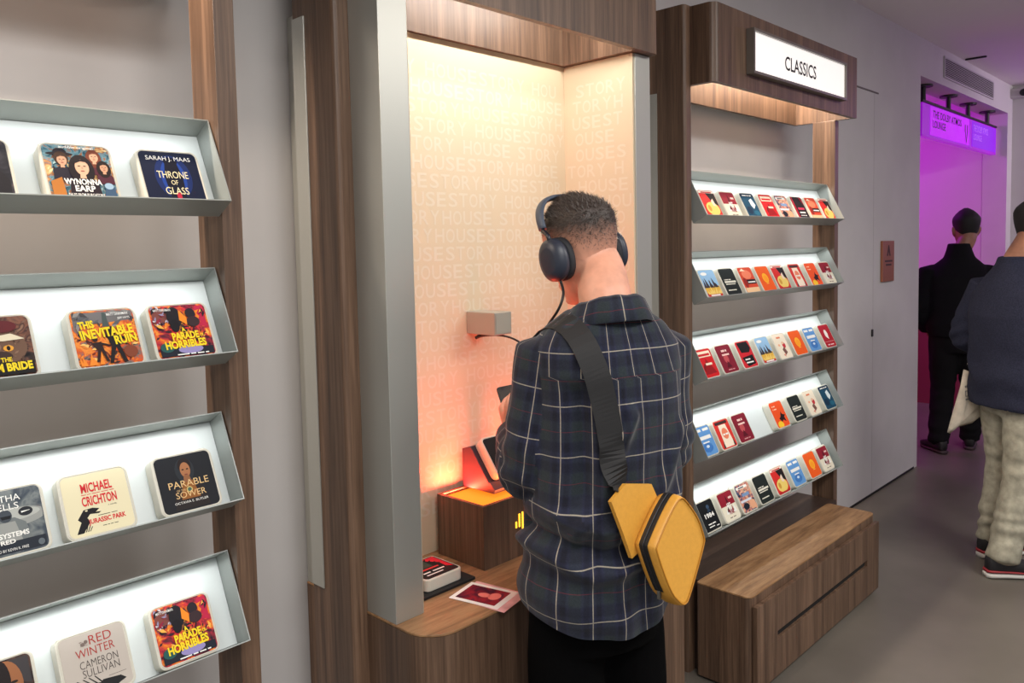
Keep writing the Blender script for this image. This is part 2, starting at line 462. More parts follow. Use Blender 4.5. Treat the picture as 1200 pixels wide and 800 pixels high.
def shelf_unit(x, label, ntray, sign, bench_base):
    base = (x, 1.66, 0)
    t = tag(empty('shelf_unit', loc=base), label, 'shelf unit', 'walnut display shelf units along the wall')
    end_panel(t, x, base, 2.484)
    x1 = x + 1.373                                              # outer face of the free upright
    b = new_bm(); add_box(b, (x1 - 0.044, 1.565, 0), (x1, 1.674, 2.2005), 0.0015)
    obj('upright', local(b, base), WALNUT, t)
    # header: hollow box open below
    a0, a1, yf, yb, r = x + 0.0455, x1 - 0.004, 1.478, 1.785, 0.03
    outer = [(a0, yb)] + arc(a0 + r, yf + r, r, 180, 270) + [(a1, yf), (a1, yb)]
    inner = [(a1 - 0.024, yb), (a1 - 0.024, yf + 0.022), (a0 + 0.024, yf + 0.022), (a0 + 0.024, yb)]
    b = new_bm(); add_prism(b, outer + inner, 'z', 2.2022, 2.484)
    add_box(b, (a0 + 0.0242, yb - 0.018, 2.2022), (a1 - 0.0242, yb - 0.0005, 2.4598))
    add_box(b, (a0 + 0.0242, yf + 0.0222, 2.46), (a1 - 0.0242, yb - 0.0005, 2.482))
    add_box(b, (a0 + 0.1, yb - 0.0005, 2.25), (a1 - 0.1, WY - 0.001, 2.44))
    h = obj('header', local(b, base), WALNUT, t)
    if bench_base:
        b = new_bm(); add_box(b, (x + 0.046, 1.545, 0), (x1 - 0.06, 1.744, 0.352), 0.001); obj('base_cabinet', local(b, base), WALNUT_SHADE, t)
    for z in TRAY_Z[:ntray]:
        tray(t, x + 0.051, x1 - 0.0465, z, base)
    if sign:
        sx0, sx1, sz0, sz1 = 2.838, 3.731, 2.258, 2.426
        b = new_bm(); w = 0.010
        add_box(b, (sx0, 1.446, sz0), (sx1, 1.4775, sz0 + w)); add_box(b, (sx0, 1.446, sz1 - w), (sx1, 1.4775, sz1))
        add_box(b, (sx0, 1.446, sz0 + w), (sx0 + w, 1.4775, sz1 - w)); add_box(b, (sx1 - w, 1.446, sz0 + w), (sx1, 1.4775, sz1 - w))
        s = obj('category_sign', local(b, base), mat('sign_frame', (128, 122, 116), 0.4, metal=0.6), t)
        b = new_bm(); add_box(b, (sx0 + w, 1.456, sz0 + w), (sx1 - w, 1.474, sz1 - w)); obj('light_panel', local(b, base), mat('sign_lit', (255, 250, 246), 0.5, emit=0.5), s)
        b = new_bm(); add_text(b, 'CLASSICS', 3.117, 2.310, 3.415, 2.366, lambda X_, Z_: (X_, 1.4552, Z_), bold=0.012)
        obj('lettering', local(b, base), mat('sign_black', (24, 22, 24), 0.6), s)
    return t
unit_left = shelf_unit(-0.553, 'left walnut shelf unit with large covers in four pale trays', 4, False, False)
unit_right = shelf_unit(2.559, 'walnut shelf unit with five pale trays under a lit classics sign', 5, True, True)

# ------------------------------------------------------------------ bench with drawer front
base = (3.157, 1.42, 0)
t = tag(empty('bench', loc=base), 'low walnut bench with a slotted drawer front below the classics shelves', 'bench')
X0, X1, Y0, Y1, ZT = 2.556, 3.760, 1.302, 1.540, 0.366
pts = arc(X0 + 0.028, Y0 + 0.048, 0.028, 180, 270) + arc(X1 - 0.028, Y0 + 0.048, 0.028, 270, 360) + arc(X1 - 0.012, Y1 - 0.012, 0.012, 0, 90, 3) + arc(X0 + 0.012, Y1 - 0.012, 0.012, 90, 180, 3)
b = new_bm(); add_prism(b, pts, 'z', 0.012, ZT - 0.0065); body = obj('body', local(b, base), WALNUT, t)
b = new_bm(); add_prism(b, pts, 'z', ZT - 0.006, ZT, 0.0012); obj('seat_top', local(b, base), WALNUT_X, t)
b = new_bm()
fx0, fx1, fz1, gz0, gz1 = X0 + 0.014, X1 - 0.004, 0.331, 0.162, 0.190
add_box(b, (fx0, Y0, gz1), (fx1, Y0 + 0.0185, fz1), 0.001); add_box(b, (fx0, Y0, 0.020), (fx1, Y0 + 0.0185, gz0), 0.001)
add_box(b, (fx0, Y0 + 0.0005, gz0 - 0.001), (fx0 + 0.16, Y0 + 0.018, gz1 + 0.001)); add_box(b, (fx1 - 0.14, Y0 + 0.0005, gz0 - 0.001), (fx1, Y0 + 0.018, gz1 + 0.001))
dr = obj('drawer_front', local(b, base), WALNUT, t)
b = new_bm(); add_box(b, (fx0 + 0.15, Y0 + 0.012, gz0 - 0.004), (fx1 - 0.13, Y0 + 0.0192, gz1 + 0.004)); obj('finger_slot', local(b, base), DARK, dr)
b = new_bm(); add_box(b, (X0 + 0.04, Y0 + 0.03, 0), (X1 - 0.04, Y1 - 0.02, 0.0118)); obj('plinth', local(b, base), DARK, t)

# ------------------------------------------------------------------ listening booth
base = (1.64, 1.60, 0)
t = booth = tag(empty('listening_booth', loc=base), 'walnut and steel listening booth with a glowing cream alcove and counter', 'booth')
end_panel(t, 1.066, base, 2.99)
CT = 0.75
pts = [(1.106, WY - 0.002)] + arc(1.106 + 0.085, 1.340 + 0.085, 0.085, 180, 270, 10) + arc(2.160 - 0.012, 1.340 + 0.012, 0.012, 270, 360, 4) + [(2.160, WY - 0.002)]
b = new_bm(); add_prism(b, pts, 'z', 0, CT - 0.0065); obj('counter_base', local(b, base), WALNUT, t)
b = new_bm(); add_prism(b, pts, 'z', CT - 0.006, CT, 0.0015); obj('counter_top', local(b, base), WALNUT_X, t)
for x0, x1 in ((1.108, 1.191), (2.092, 2.172)):
    b = new_bm(); add_box(b, (x0, 1.463, CT if x0 < 2 else CT), (x1, WY - 0.003, 2.2155), 0.0012); obj('steel_panel', local(b, base), STEEL, t)
PAPER = mat('wallpaper_cream', (208, 190, 162), 0.75)
PAPER_L = mat('wallpaper_letter', (212, 199, 178), 0.75)
b = new_bm(); add_box(b, (1.196, 1.745, CT), (2.086, 1.76, 2.40)); bp_ = obj('back_panel', local(b, base), PAPER, t)
b = new_bm(); add_box(b, (2.084, 1.468, CT), (2.0915, 1.7448, 2.2155)); sp_ = obj('side_panel', local(b, base), PAPER, t)
b = new_bm(); add_box(b, (1.1915, 1.468, CT), (1.1955, 1.7448, 2.2155)); sl_ = obj('side_panel', local(b, base), PAPER, t)
rnd = random.Random(3)
b = new_bm(); b2 = new_bm()
for k in range(25):
    z = 0.86 + k * 0.052
    off = rnd.uniform(0, 0.45)
    words = ['STORY', 'HOUSE']
    x = 1.196 - off; j = rnd.randint(0, 1)
    while x < 2.45:
        w = words[j % 2]; j += 1; ww = 0.205
        for q, ch in enumerate(w):
            cx0 = x + q * ww / 5; cx1 = cx0 + ww / 5 * 0.84
            if cx0 > 1.2 and cx1 < 2.080:
                add_text(b, ch, cx0, z, cx1, z + 0.041, lambda X_, Z_: (X_, 1.7446, Z_), bold=0.012)
            u0 = cx0 - 2.084; u1 = cx1 - 2.084
            if u0 > 0.006 and u1 < 0.268:
                add_text(b2, ch, u0, z, u1, z + 0.041, lambda X_, Z_: (2.0837, 1.744 - X_, Z_), bold=0.012)
        x += ww + (0.004 if rnd.random() < 0.7 else 0.03)
obj('wallpaper_lettering', local(b, base), PAPER_L, bp_); obj('wallpaper_lettering', local(b2, base), PAPER_L, sp_)
# header over the booth: hollow box open below
a0, a1, yf, yb = 1.112, 2.176, 1.430, 1.744
b = new_bm()
outer = [(a0, yb)] + [(a0, yf)] + arc(a1 - 0.02, yf + 0.02, 0.02, 270, 360, 4) + [(a1, yb)]
inner = [(2.062, yb), (2.062, yf + 0.022), (a0 + 0.08, yf + 0.022), (a0 + 0.08, yb)]
add_prism(b, outer + inner, 'z', 2.217, 2.99)
add_box(b, (a0 + 0.0802, yb - 0.016, 2.217), (2.0618, yb - 0.0005, 2.5))
add_box(b, (a0 + 0.0802, yf + 0.0222, 2.46), (2.0618, yb - 0.0162, 2.482))
obj('header', local(b, base), WALNUT, t)

# plinth box on the counter, with its glowing recess and emblem
base = (1.64, 1.627, CT)
t = tag(empty('display_plinth', loc=base), 'walnut plinth box on the booth counter with an orange glowing top recess', 'plinth')
hx, d0, d1, H_ = 0.178, -0.095, 0.095, 0.1755
b = new_bm()
add_box(b, (-hx, d0, 0), (hx, d0 + 0.012, H_), 0.0008); add_box(b, (-hx, d1 - 0.012, 0), (hx, d1, H_), 0.0008)
add_box(b, (-hx, d0 + 0.0121, 0), (-hx + 0.012, d1 - 0.0121, H_), 0.0008); add_box(b, (hx - 0.012, d0 + 0.0121, 0), (hx, d1 - 0.0121, H_), 0.0008)
add_box(b, (-hx + 0.0121, d0 + 0.0121, 0), (hx - 0.0121, d1 - 0.0121, H_ - 0.012))
obj('box', b, WALNUT, t)
b = new_bm(); add_box(b, (-hx + 0.013, d0 + 0.013, H_ - 0.0118), (hx - 0.013, d1 - 0.013, H_ - 0.009)); obj('light_diffuser', b, mat('glow_amber', (255, 140, 36), 0.5, emit=1.0), t)
b = new_bm(); hs = [0.010, 0.030, 0.055, 0.034, 0.020, 0.034, 0.055, 0.030, 0.010]
for k, h_ in enumerate(hs):
    x = -0.052 + k * 0.013; zc = 0.098 + (0.006 if k % 2 else -0.004)
    add_box(b, (x - 0.0026, d0 - 0.0025, zc - h_ / 2 - 0.004), (x + 0.0026, d0 - 0.0002, zc + h_ / 2 + 0.004), 0.0008)
obj('emblem', b, mat('emblem_glow', (255, 186, 50), 0.4, emit=2.4), t)

# slanted display stand
zb = CT + H_ + 0.0002
base = (1.64, 1.66, zb)
t = tag(empty('display_stand', loc=base), 'dark slanted display stand on the glowing walnut plinth', 'display stand')
b = new_bm(); prof = [(1.720 - 1.66, 0), (1.592 - 1.66, 0), (1.586 - 1.66, 0.012), (1.607 - 1.66, 0.030), (1.612 - 1.66, 0.028), (1.684 - 1.66, 0.122), (1.720 - 1.66, 0.112)]
add_prism(b, prof, 'x', -0.078, 0.078, 0.0008); obj('body', b, mat('stand_plum', (40, 40, 56), 0.45), t)

# steel hook box on the alcove wall with its cable
base = (1.65, 1.744, 1.370)
t = tag(empty('wall_socket_box', loc=base), 'small grey metal box on the alcove wall beside the headphones', 'wall box')
b = new_bm(); add_box(b, (-0.035, -0.118, 0), (0.035, 0, 0.066), 0.002); obj('case', b, mat('socket_grey', (176, 170, 158), 0.4, metal=0.3), t)
b = new_bm(); add_prism(b, rrect(-0.030, 0.005, 0.030, 0.061, 0.004), 'y', -0.1192, -0.118); obj('front_plate', b, mat('socket_plate', (168, 170, 158), 0.5), t)
# ------------------------------------------------------------------ cover tiles
CW = 0.112                                                     # printed face, body 0.124
def paint(name, cols, scale=60, dist=1.0, rough=0.35, pos=None):
    """blotchy printed artwork in several colours"""
    if name in _mats: return _mats[name]
    m = bpy.data.materials.new(name); m.use_nodes = True
    nt = m.node_tree; bs = nt.nodes['Principled BSDF']; bs.inputs['Roughness'].default_value = 0.6; bs.inputs['Specular IOR Level'].default_value = 0.2
    tc = nt.nodes.new('ShaderNodeTexCoord'); n = nt.nodes.new('ShaderNodeTexNoise')
    n.inputs['Scale'].default_value = scale; n.inputs['Detail'].default_value = 5; n.inputs['Distortion'].default_value = dist
    nt.links.new(tc.outputs['Object'], n.inputs['Vector'])
    rp = nt.nodes.new('ShaderNodeValToRGB'); e = rp.color_ramp.elements
    k = len(cols)
    e[0].position = 0.30; e[0].color = rgb(cols[0]); e[1].position = 0.70; e[1].color = rgb(cols[-1])
    for i in range(1, k - 1):
        q = e.new(0.30 + 0.40 * i / (k - 1)); q.color = rgb(cols[i])
    nt.links.new(n.outputs['Fac'], rp.inputs['Fac']); nt.links.new(rp.outputs['Color'], bs.inputs['Base Color'])
    _mats[name] = m
    return m
def ink(c):
    return mat('print_%02x%02x%02x' % tuple(c), c, 0.6, spec=0.2)
WHT = (240, 238, 232); YEL = (244, 214, 40); CRM = (232, 218, 176); REDK = (206, 38, 48); BLK = (20, 18, 22)
def bust(x, y, s, skin, hair, coat, long=False):
    """a generic head and shoulders"""
    out = [('poly', [(x - s * 1.25, y - s * 2.9), (x - s * 1.1, y - s * 1.5), (x - s * 0.4, y - s * 1.05), (x + s * 0.4, y - s * 1.05), (x + s * 1.1, y - s * 1.5), (x + s * 1.25, y - s * 2.9)], coat)]
    if long: out.append(('ell', x, y - s * 0.35, s * 1.0, s * 1.45, hair))
    fx = x + s * 0.05; fy = y - s * 0.12
    feat = [('ell', fx - s * 0.22, fy + s * 0.12, s * 0.12, s * 0.05, (40, 28, 26)), ('ell', fx + s * 0.22, fy + s * 0.12, s * 0.12, s * 0.05, (40, 28, 26)), ('poly', [(fx - s * 0.05, fy + s * 0.05), (fx + s * 0.05, fy + s * 0.05), (fx + s * 0.09, fy - s * 0.16), (fx - s * 0.07, fy - s * 0.16)], tuple(int(q * 0.86) for q in skin)), ('ell', fx, fy - s * 0.36, s * 0.17, s * 0.05, (140, 60, 56)), ('poly', [(x - s * 0.6, y + s * 0.2), (x - s * 0.3, y + s * 0.62), (x + s * 0.5, y + s * 0.66), (x + s * 0.62, y + s * 0.1), (x + s * 0.4, y + s * 0.42), (x, y + s * 0.48), (x - s * 0.36, y + s * 0.3)], hair)]
    out += [('ell', x, y + s * 0.12, s * 0.82, s * 1.0, hair), ('ell', x + s * 0.05, y - s * 0.12, s * 0.55, s * 0.78, skin),
            ('poly', [(x - s * 0.2, y - s * 0.8), (x + s * 0.22, y - s * 0.8), (x + s * 0.25, y - s * 1.2), (x - s * 0.25, y - s * 1.2)], skin)] + feat
    return out
def runner(x, y, s, c, lean=0.2):
    """a generic small standing figure"""
    return [('ell', x + lean * s, y + s * 0.95, s * 0.16, s * 0.18, c),
            ('poly', [(x - s * 0.26 + lean * s, y + s * 0.72), (x + s * 0.3 + lean * s, y + s * 0.75), (x + s * 0.18, y + s * 0.2), (x - s * 0.16, y + s * 0.2)], c),
            ('poly', [(x - s * 0.16, y + s * 0.24), (x + s * 0.02, y + s * 0.24), (x - s * 0.22, y - s * 0.5), (x - s * 0.36, y - s * 0.5)], c),
            ('poly', [(x, y + s * 0.24), (x + s * 0.18, y + s * 0.24), (x + s * 0.36, y - s * 0.5), (x + s * 0.2, y - s * 0.5)], c),
            ('poly', [(x + s * 0.22 + lean * s, y + s * 0.74), (x + s * 0.6, y + s * 0.5), (x + s * 0.56, y + s * 0.42), (x + s * 0.2 + lean * s, y + s * 0.6)], c)]
def spikes(x0, x1, y0, y1, n, c, seed):
    r = random.Random(seed); out = []
    for k in range(n):
        x = x0 + (x1 - x0) * (k + r.random()) / n; w = (x1 - x0) / n * 0.7
        out.append(('poly', [(x - w, y0), (x + w, y0), (x + r.uniform(-w, w), y0 + (y1 - y0) * r.uniform(0.4, 1))], c))
    return out
def shards(n, seed, cols, x0=0.03, x1=0.97, y0=0.03, y1=0.97, size=0.09):
    r = random.Random(seed); out = []
    for k in range(n):
        x, y = r.uniform(x0, x1), r.uniform(y0, y1); s = size * r.uniform(0.4, 1.2); a = r.uniform(0, 6.28)
        out.append(('poly', [(x + s * math.cos(a), y + s * math.sin(a)), (x + s * 0.35 * math.cos(a + 1.6), y + s * 0.35 * math.sin(a + 1.6)), (x - s * 0.8 * math.cos(a + r.uniform(-.5, .5)), y - s * 0.8 * math.sin(a)), (x + s * 0.3 * math.cos(a - 1.4), y + s * 0.3 * math.sin(a - 1.4))], cols[k % len(cols)]))
    return out
# each design: base material, artwork list, lettering list (text, x0, y0, x1, y1, colour, rotation, bold)
D = {}
D['western'] = (paint('art_western', [(40, 30, 34), (52, 96, 112), (112, 150, 160), (150, 92, 60), (206, 160, 104), (232, 204, 150)], 55),
    shards(40, 5, [(206, 160, 104), (70, 110, 124), (226, 200, 150), (120, 78, 54), (160, 190, 190)], size=0.07) + [('ell', 0.24, 0.82, 0.20, 0.035, (30, 26, 34)), ('ell', 0.25, 0.86, 0.10, 0.07, (34, 30, 38))] + bust(0.25, 0.72, 0.13, (196, 150, 122), (60, 40, 30), (36, 32, 44))
    + bust(0.74, 0.80, 0.12, (208, 160, 130), (110, 56, 40), (86, 40, 52), True) + bust(0.86, 0.60, 0.11, (200, 150, 120), (36, 24, 24), (78, 36, 50), True)
    + bust(0.52, 0.60, 0.19, (216, 172, 142), (30, 22, 26), (38, 28, 36), True)
    + [('poly', [(0.03, 0.30), (0.2, 0.38), (0.22, 0.05), (0.03, 0.05)], (176, 110, 48)), ('poly', [(0.84, 0.30), (0.97, 0.22), (0.97, 0.04), (0.78, 0.04)], (60, 84, 110)), ('ell', 0.88, 0.24, 0.07, 0.06, (150, 176, 196))],
    [('audible original', 0.24, 0.905, 0.76, 0.975, WHT, 0, 0.01), ('WYNONNA', 0.22, 0.25, 0.78, 0.36, WHT, 0, 0.03), ('EARP', 0.36, 0.125, 0.66, 0.235, WHT, 0, 0.03), ('TALES FROM PURGATORY', 0.24, 0.04, 0.78, 0.09, WHT, 0, 0.01)])
D['blueglass'] = (mat('print_navy', (16, 24, 50), 0.6, spec=0.2),
    [('ell', 0.52, 0.5, 0.32, 0.44, (22, 40, 92)), ('ell', 0.52, 0.48, 0.22, 0.38, (30, 62, 140)), ('poly', [(0.40, 0.02), (0.36, 0.5), (0.42, 0.80), (0.62, 0.80), (0.68, 0.5), (0.66, 0.02)], (14, 16, 34)), ('ell', 0.52, 0.80, 0.12, 0.09, (14, 16, 34)), ('poly', [(0.50, 0.02), (0.49, 0.18), (0.57, 0.18), (0.58, 0.02)], (176, 36, 60))],
    [('SARAH J. MAAS', 0.11, 0.80, 0.89, 0.91, WHT, 0, 0.0), ('THRONE', 0.24, 0.47, 0.78, 0.61, CRM, 0, 0.0), ('OF', 0.45, 0.34, 0.57, 0.43, CRM, 0, 0.0), ('GLASS', 0.32, 0.15, 0.72, 0.29, CRM, 0, 0.0)])
D['duskblue'] = (paint('art_dusk', [(18, 16, 22), (30, 30, 38), (52, 50, 58), (92, 78, 76)], 30),
    [('poly', [(0.5, 0.02), (0.6, 0.4), (0.8, 0.55), (0.97, 0.3), (0.97, 0.02)], (26, 24, 30)), ('ell', 0.72, 0.6, 0.1, 0.14, (40, 34, 40))],
    [('O', 0.80, 0.78, 0.90, 0.88, (150, 150, 156), 0, 0.0)])
D['ruin'] = (paint('art_ruin', [(40, 32, 34), (120, 110, 104), (206, 84, 36), (240, 146, 60), (150, 60, 34), (52, 40, 44)], 45),
    [('poly', [(0.03, 0.74), (0.03, 0.97), (0.97, 0.97), (0.97, 0.80)], (112, 108, 108)), ('poly', [(0.47, 0.70), (0.5, 0.96), (0.55, 0.96), (0.58, 0.70)], (74, 84, 82))]
    + shards(40, 2, [(240, 150, 66), (214, 88, 38), (120, 48, 32), (64, 40, 40), (250, 196, 110)], y1=0.5) + shards(18, 3, [(92, 92, 96), (140, 136, 132), (70, 66, 68)], y0=0.7)
    + runner(0.36, 0.22, 0.28, (46, 30, 30), -0.2) + runner(0.60, 0.24, 0.40, (28, 24, 28), 0.0) + [('ell', 0.82, 0.22, 0.11, 0.11, (130, 66, 44))] + spikes(0.03, 0.34, 0.03, 0.3, 6, (240, 138, 46), 4),
    [('MATT DINNIMAN', 0.56, 0.885, 0.90, 0.935, WHT, 2, 0.01), ('JEFF HAYS', 0.72, 0.80, 0.92, 0.85, WHT, 2, 0.01), ('THIS', 0.09, 0.67, 0.33, 0.81, YEL, 5, 0.04), ('INEVITABLE', 0.09, 0.51, 0.93, 0.68, YEL, 5, 0.04), ('RUIN', 0.60, 0.37, 0.96, 0.53, YEL, 5, 0.04)])
D['horrible'] = (paint('art_horrible', [(26, 22, 34), (96, 34, 48), (178, 42, 60), (222, 96, 36), (236, 150, 60), (44, 34, 44)], 45),
    [('poly', [(0.03, 0.97), (0.03, 0.6), (0.34, 0.66), (0.3, 0.97)], (128, 70, 64)), ('poly', [(0.74, 0.6), (0.97, 0.55), (0.97, 0.97), (0.82, 0.97)], (190, 36, 70))] + shards(60, 8, [(236, 130, 44), (206, 52, 58), (60, 34, 44), (250, 180, 80), (150, 36, 60), (34, 28, 38)], y0=0.3) + [('ell', 0.40, 0.76, 0.13, 0.2, (30, 26, 32)), ('ell', 0.38, 0.60, 0.08, 0.12, (24, 20, 26)), ('poly', [(0.24, 0.86), (0.4, 0.8), (0.42, 0.9), (0.28, 0.95)], (34, 28, 34)),
     ('ell', 0.70, 0.82, 0.09, 0.1, (40, 32, 40)), ('ell', 0.72, 0.66, 0.12, 0.1, (58, 40, 44)), ('poly', [(0.5, 0.9), (0.62, 0.74), (0.6, 0.6), (0.48, 0.7)], (240, 140, 40)), ('poly', [(0.03, 0.03), (0.97, 0.03), (0.97, 0.17), (0.03, 0.2)], (30, 34, 46)), ('ell', 0.56, 0.14, 0.22, 0.08, (150, 140, 190)), ('ell', 0.16, 0.20, 0.12, 0.09, (38, 86, 84))] + shards(16, 11, [(150, 140, 170), (210, 200, 206), (90, 60, 80)], x1=0.4, y0=0.64, size=0.05),
    [('MATT DINNIMAN', 0.06, 0.885, 0.36, 0.93, WHT, 0, 0.01), ('A', 0.47, 0.47, 0.54, 0.56, YEL, 6, 0.04), ('PARADE', 0.28, 0.33, 0.76, 0.47, YEL, 2, 0.045), ('OF', 0.78, 0.36, 0.84, 0.42, YEL, 2, 0.03), ('HORRIBLES', 0.13, 0.17, 0.86, 0.32, YEL, 2, 0.045), ('WRITTEN AND READ BY', 0.3, 0.04, 0.86, 0.075, WHT, 2, 0.0)])
D['bride'] = (paint('art_bride', [(24, 20, 22), (70, 52, 48), (128, 84, 66), (60, 40, 40), (150, 112, 90)], 40),
    shards(50, 6, [(96, 70, 58), (150, 116, 94), (60, 44, 40), (120, 90, 74)], size=0.08) + [('ell', 0.5, 0.48, 0.42, 0.30, (112, 84, 68))] + shards(40, 7, [(140, 108, 88), (92, 68, 56), (70, 50, 44)], 0.15, 0.85, 0.25, 0.7, 0.05) + [('ell', 0.5, 0.3, 0.01, 0.01, (112, 84, 68)), ('poly', [(0.3, 0.64), (0.72, 0.7), (0.9, 0.6), (0.6, 0.58)], (226, 214, 186)), ('ell', 0.34, 0.46, 0.07, 0.05, (226, 160, 60)), ('ell', 0.66, 0.46, 0.07, 0.05, (226, 160, 60)), ('ell', 0.34, 0.46, 0.025, 0.04, BLK), ('ell', 0.66, 0.46, 0.025, 0.04, BLK), ('ell', 0.5, 0.33, 0.2, 0.09, (60, 44, 40)), ('ell', 0.62, 0.82, 0.2, 0.1, (96, 36, 40)), ('poly', [(0.03, 0.03), (0.97, 0.03), (0.97, 0.22), (0.03, 0.26)], (24, 22, 22))],
    [('THE EYE', 0.06, 0.245, 0.36, 0.32, YEL, 2, 0.03), ('OF THE', 0.40, 0.235, 0.68, 0.31, YEL, 2, 0.03), ('BEDLAM BRIDE', 0.06, 0.08, 0.94, 0.215, YEL, 2, 0.045)])
D['sower'] = (mat('print_sable', (26, 28, 34), 0.6, spec=0.2),
    [('ell', 0.50, 0.72, 0.17, 0.22, (38, 42, 48)), ('poly', [(0.2, 0.03), (0.24, 0.36), (0.42, 0.52), (0.60, 0.52), (0.78, 0.36), (0.82, 0.03)], (38, 32, 32)), ('poly', [(0.34, 0.2), (0.42, 0.52), (0.60, 0.52), (0.68, 0.2)], (142, 88, 40)), ('ell', 0.51, 0.80, 0.12, 0.14, (34, 24, 24)), ('ell', 0.51, 0.72, 0.09, 0.14, (162, 108, 72)), ('poly', [(0.46, 0.62), (0.56, 0.62), (0.58, 0.5), (0.44, 0.5)], (140, 92, 60)), ('ell', 0.47, 0.73, 0.022, 0.012, BLK), ('ell', 0.55, 0.73, 0.022, 0.012, BLK), ('ell', 0.51, 0.635, 0.03, 0.012, (120, 60, 50)),
     ('ell', 0.51, 0.36, 0.055, 0.055, (196, 176, 110)), ('ell', 0.51, 0.36, 0.035, 0.035, (70, 96, 84))],
    [('PARABLE', 0.16, 0.42, 0.88, 0.54, (222, 186, 132), 0, 0.0), ('OF THE', 0.28, 0.35, 0.44, 0.385, (222, 186, 132), 0, 0.0), ('SOWER', 0.25, 0.23, 0.79, 0.34, (222, 186, 132), 0, 0.0), ('OCTAVIA E. BUTLER', 0.2, 0.13, 0.8, 0.17, WHT, 0, 0.0)])
D['cream_red'] = (mat('print_cream', (226, 216, 180), 0.6, spec=0.2),
    [('poly', [(0.15, 0.28), (0.22, 0.20), (0.34, 0.33), (0.45, 0.36), (0.50, 0.40), (0.40, 0.43), (0.26, 0.42)], BLK), ('poly', [(0.36, 0.36), (0.52, 0.345), (0.48, 0.32), (0.35, 0.335)], BLK), ('poly', [(0.10, 0.05), (0.2, 0.05), (0.32, 0.20), (0.30, 0.28), (0.20, 0.24)], BLK), ('ell', 0.30, 0.40, 0.02, 0.012, (226, 216, 180))]
    + [('poly', [(0.2 + k * 0.03, 0.06), (0.215 + k * 0.03, 0.06), (0.26 + k * 0.03, 0.19 - k * 0.02), (0.245 + k * 0.03, 0.19 - k * 0.02)], BLK) for k in range(4)],
    [('MICHAEL', 0.28, 0.69, 0.76, 0.85, REDK, 0, 0.025), ('OVER TEN MILLION COPIES SOLD', 0.27, 0.655, 0.78, 0.672, REDK, 0, 0.0), ('CRICHTON', 0.26, 0.47, 0.80, 0.63, REDK, 0, 0.025), ('A NOVEL', 0.64, 0.41, 0.78, 0.43, BLK, 0, 0.0), ('UNABRIDGED AUDIO', 0.46, 0.28, 0.76, 0.295, BLK, 0, 0.0), ('JURASSIC PARK', 0.30, 0.145, 0.88, 0.25, REDK, 0, 0.03), ('READ BY THE CAST', 0.5, 0.10, 0.74, 0.115, BLK, 0, 0.0)])
D['greyrobot'] = (paint('art_greyrobot', [(34, 40, 50), (66, 74, 84), (120, 126, 126), (58, 66, 78)], 22),
    [('ell', 0.46, 0.56, 0.6, 0.16, (150, 152, 148)), ('ell', 0.46, 0.6, 0.5, 0.10, (176, 178, 172)), ('poly', [(0.15, 0.2), (0.2, 0.46), (0.36, 0.56), (0.6, 0.56), (0.74, 0.46), (0.8, 0.2)], (112, 118, 118)), ('poly', [(0.3, 0.2), (0.36, 0.5), (0.6, 0.5), (0.66, 0.2)], (150, 152, 148)), ('ell', 0.48, 0.60, 0.09, 0.10, (64, 70, 78)), ('poly', [(0.41, 0.60), (0.56, 0.60), (0.54, 0.55), (0.43, 0.55)], (20, 22, 26)), ('ell', 0.76, 0.62, 0.10, 0.07, (36, 38, 44)), ('poly', [(0.03, 0.03), (0.97, 0.03), (0.97, 0.2), (0.03, 0.2)], (34, 40, 50)), ('ell', 0.90, 0.10, 0.045, 0.05, (96, 104, 110)),
     ('poly', [(0.70, 0.63), (0.82, 0.63), (0.82, 0.625), (0.70, 0.605)], WHT)],
    [('MARTHA', 0.14, 0.82, 0.72, 0.92, WHT, 0, 0.0), ('WELLS', 0.22, 0.69, 0.68, 0.79, WHT, 0, 0.0), ('ALL SYSTEMS', 0.14, 0.26, 0.76, 0.34, WHT, 0, 0.03), ('RED', 0.36, 0.17, 0.56, 0.235, WHT, 0, 0.03), ('NARRATED BY KEVIN R. FREE', 0.12, 0.06, 0.72, 0.10, WHT, 0, 0.0)])
D['greywinter'] = (mat('print_stone', (188, 178, 168), 0.6, spec=0.2),
    [('poly', [(0.40, 0.10), (0.55, 0.2), (0.82, 0.17), (0.90, 0.10), (0.78, 0.06), (0.70, 0.0), (0.5, 0.02)], (30, 30, 32))] + [('poly', [(0.52 - k * 0.07, 0.16), (0.54 - k * 0.07, 0.17), (0.44 - k * 0.09, 0.30), (0.425 - k * 0.09, 0.295)], (40, 38, 38)) for k in range(4)] + [('poly', [(0.2, 0.22), (0.5, 0.17), (0.5, 0.15), (0.2, 0.2)], (40, 38, 38)), ('poly', [(0.64, 0.225), (0.92, 0.225), (0.92, 0.22), (0.64, 0.22)], BLK),
     ('ell', 0.35, 0.83, 0.035, 0.03, (120, 104, 98)), ('ell', 0.40, 0.86, 0.03, 0.03, (120, 104, 98))],
    [('THE', 0.30, 0.80, 0.42, 0.88, (120, 104, 98), 0, -0.01), ('RED', 0.45, 0.80, 0.80, 0.94, (166, 48, 44), 0, -0.005), ('WINTER', 0.22, 0.63, 0.82, 0.76, (166, 48, 44), 0, -0.005), ('CAMERON', 0.25, 0.45, 0.84, 0.57, (60, 52, 52), 0, -0.012), ('SULLIVAN', 0.27, 0.31, 0.84, 0.43, (60, 52, 52), 0, -0.012)])
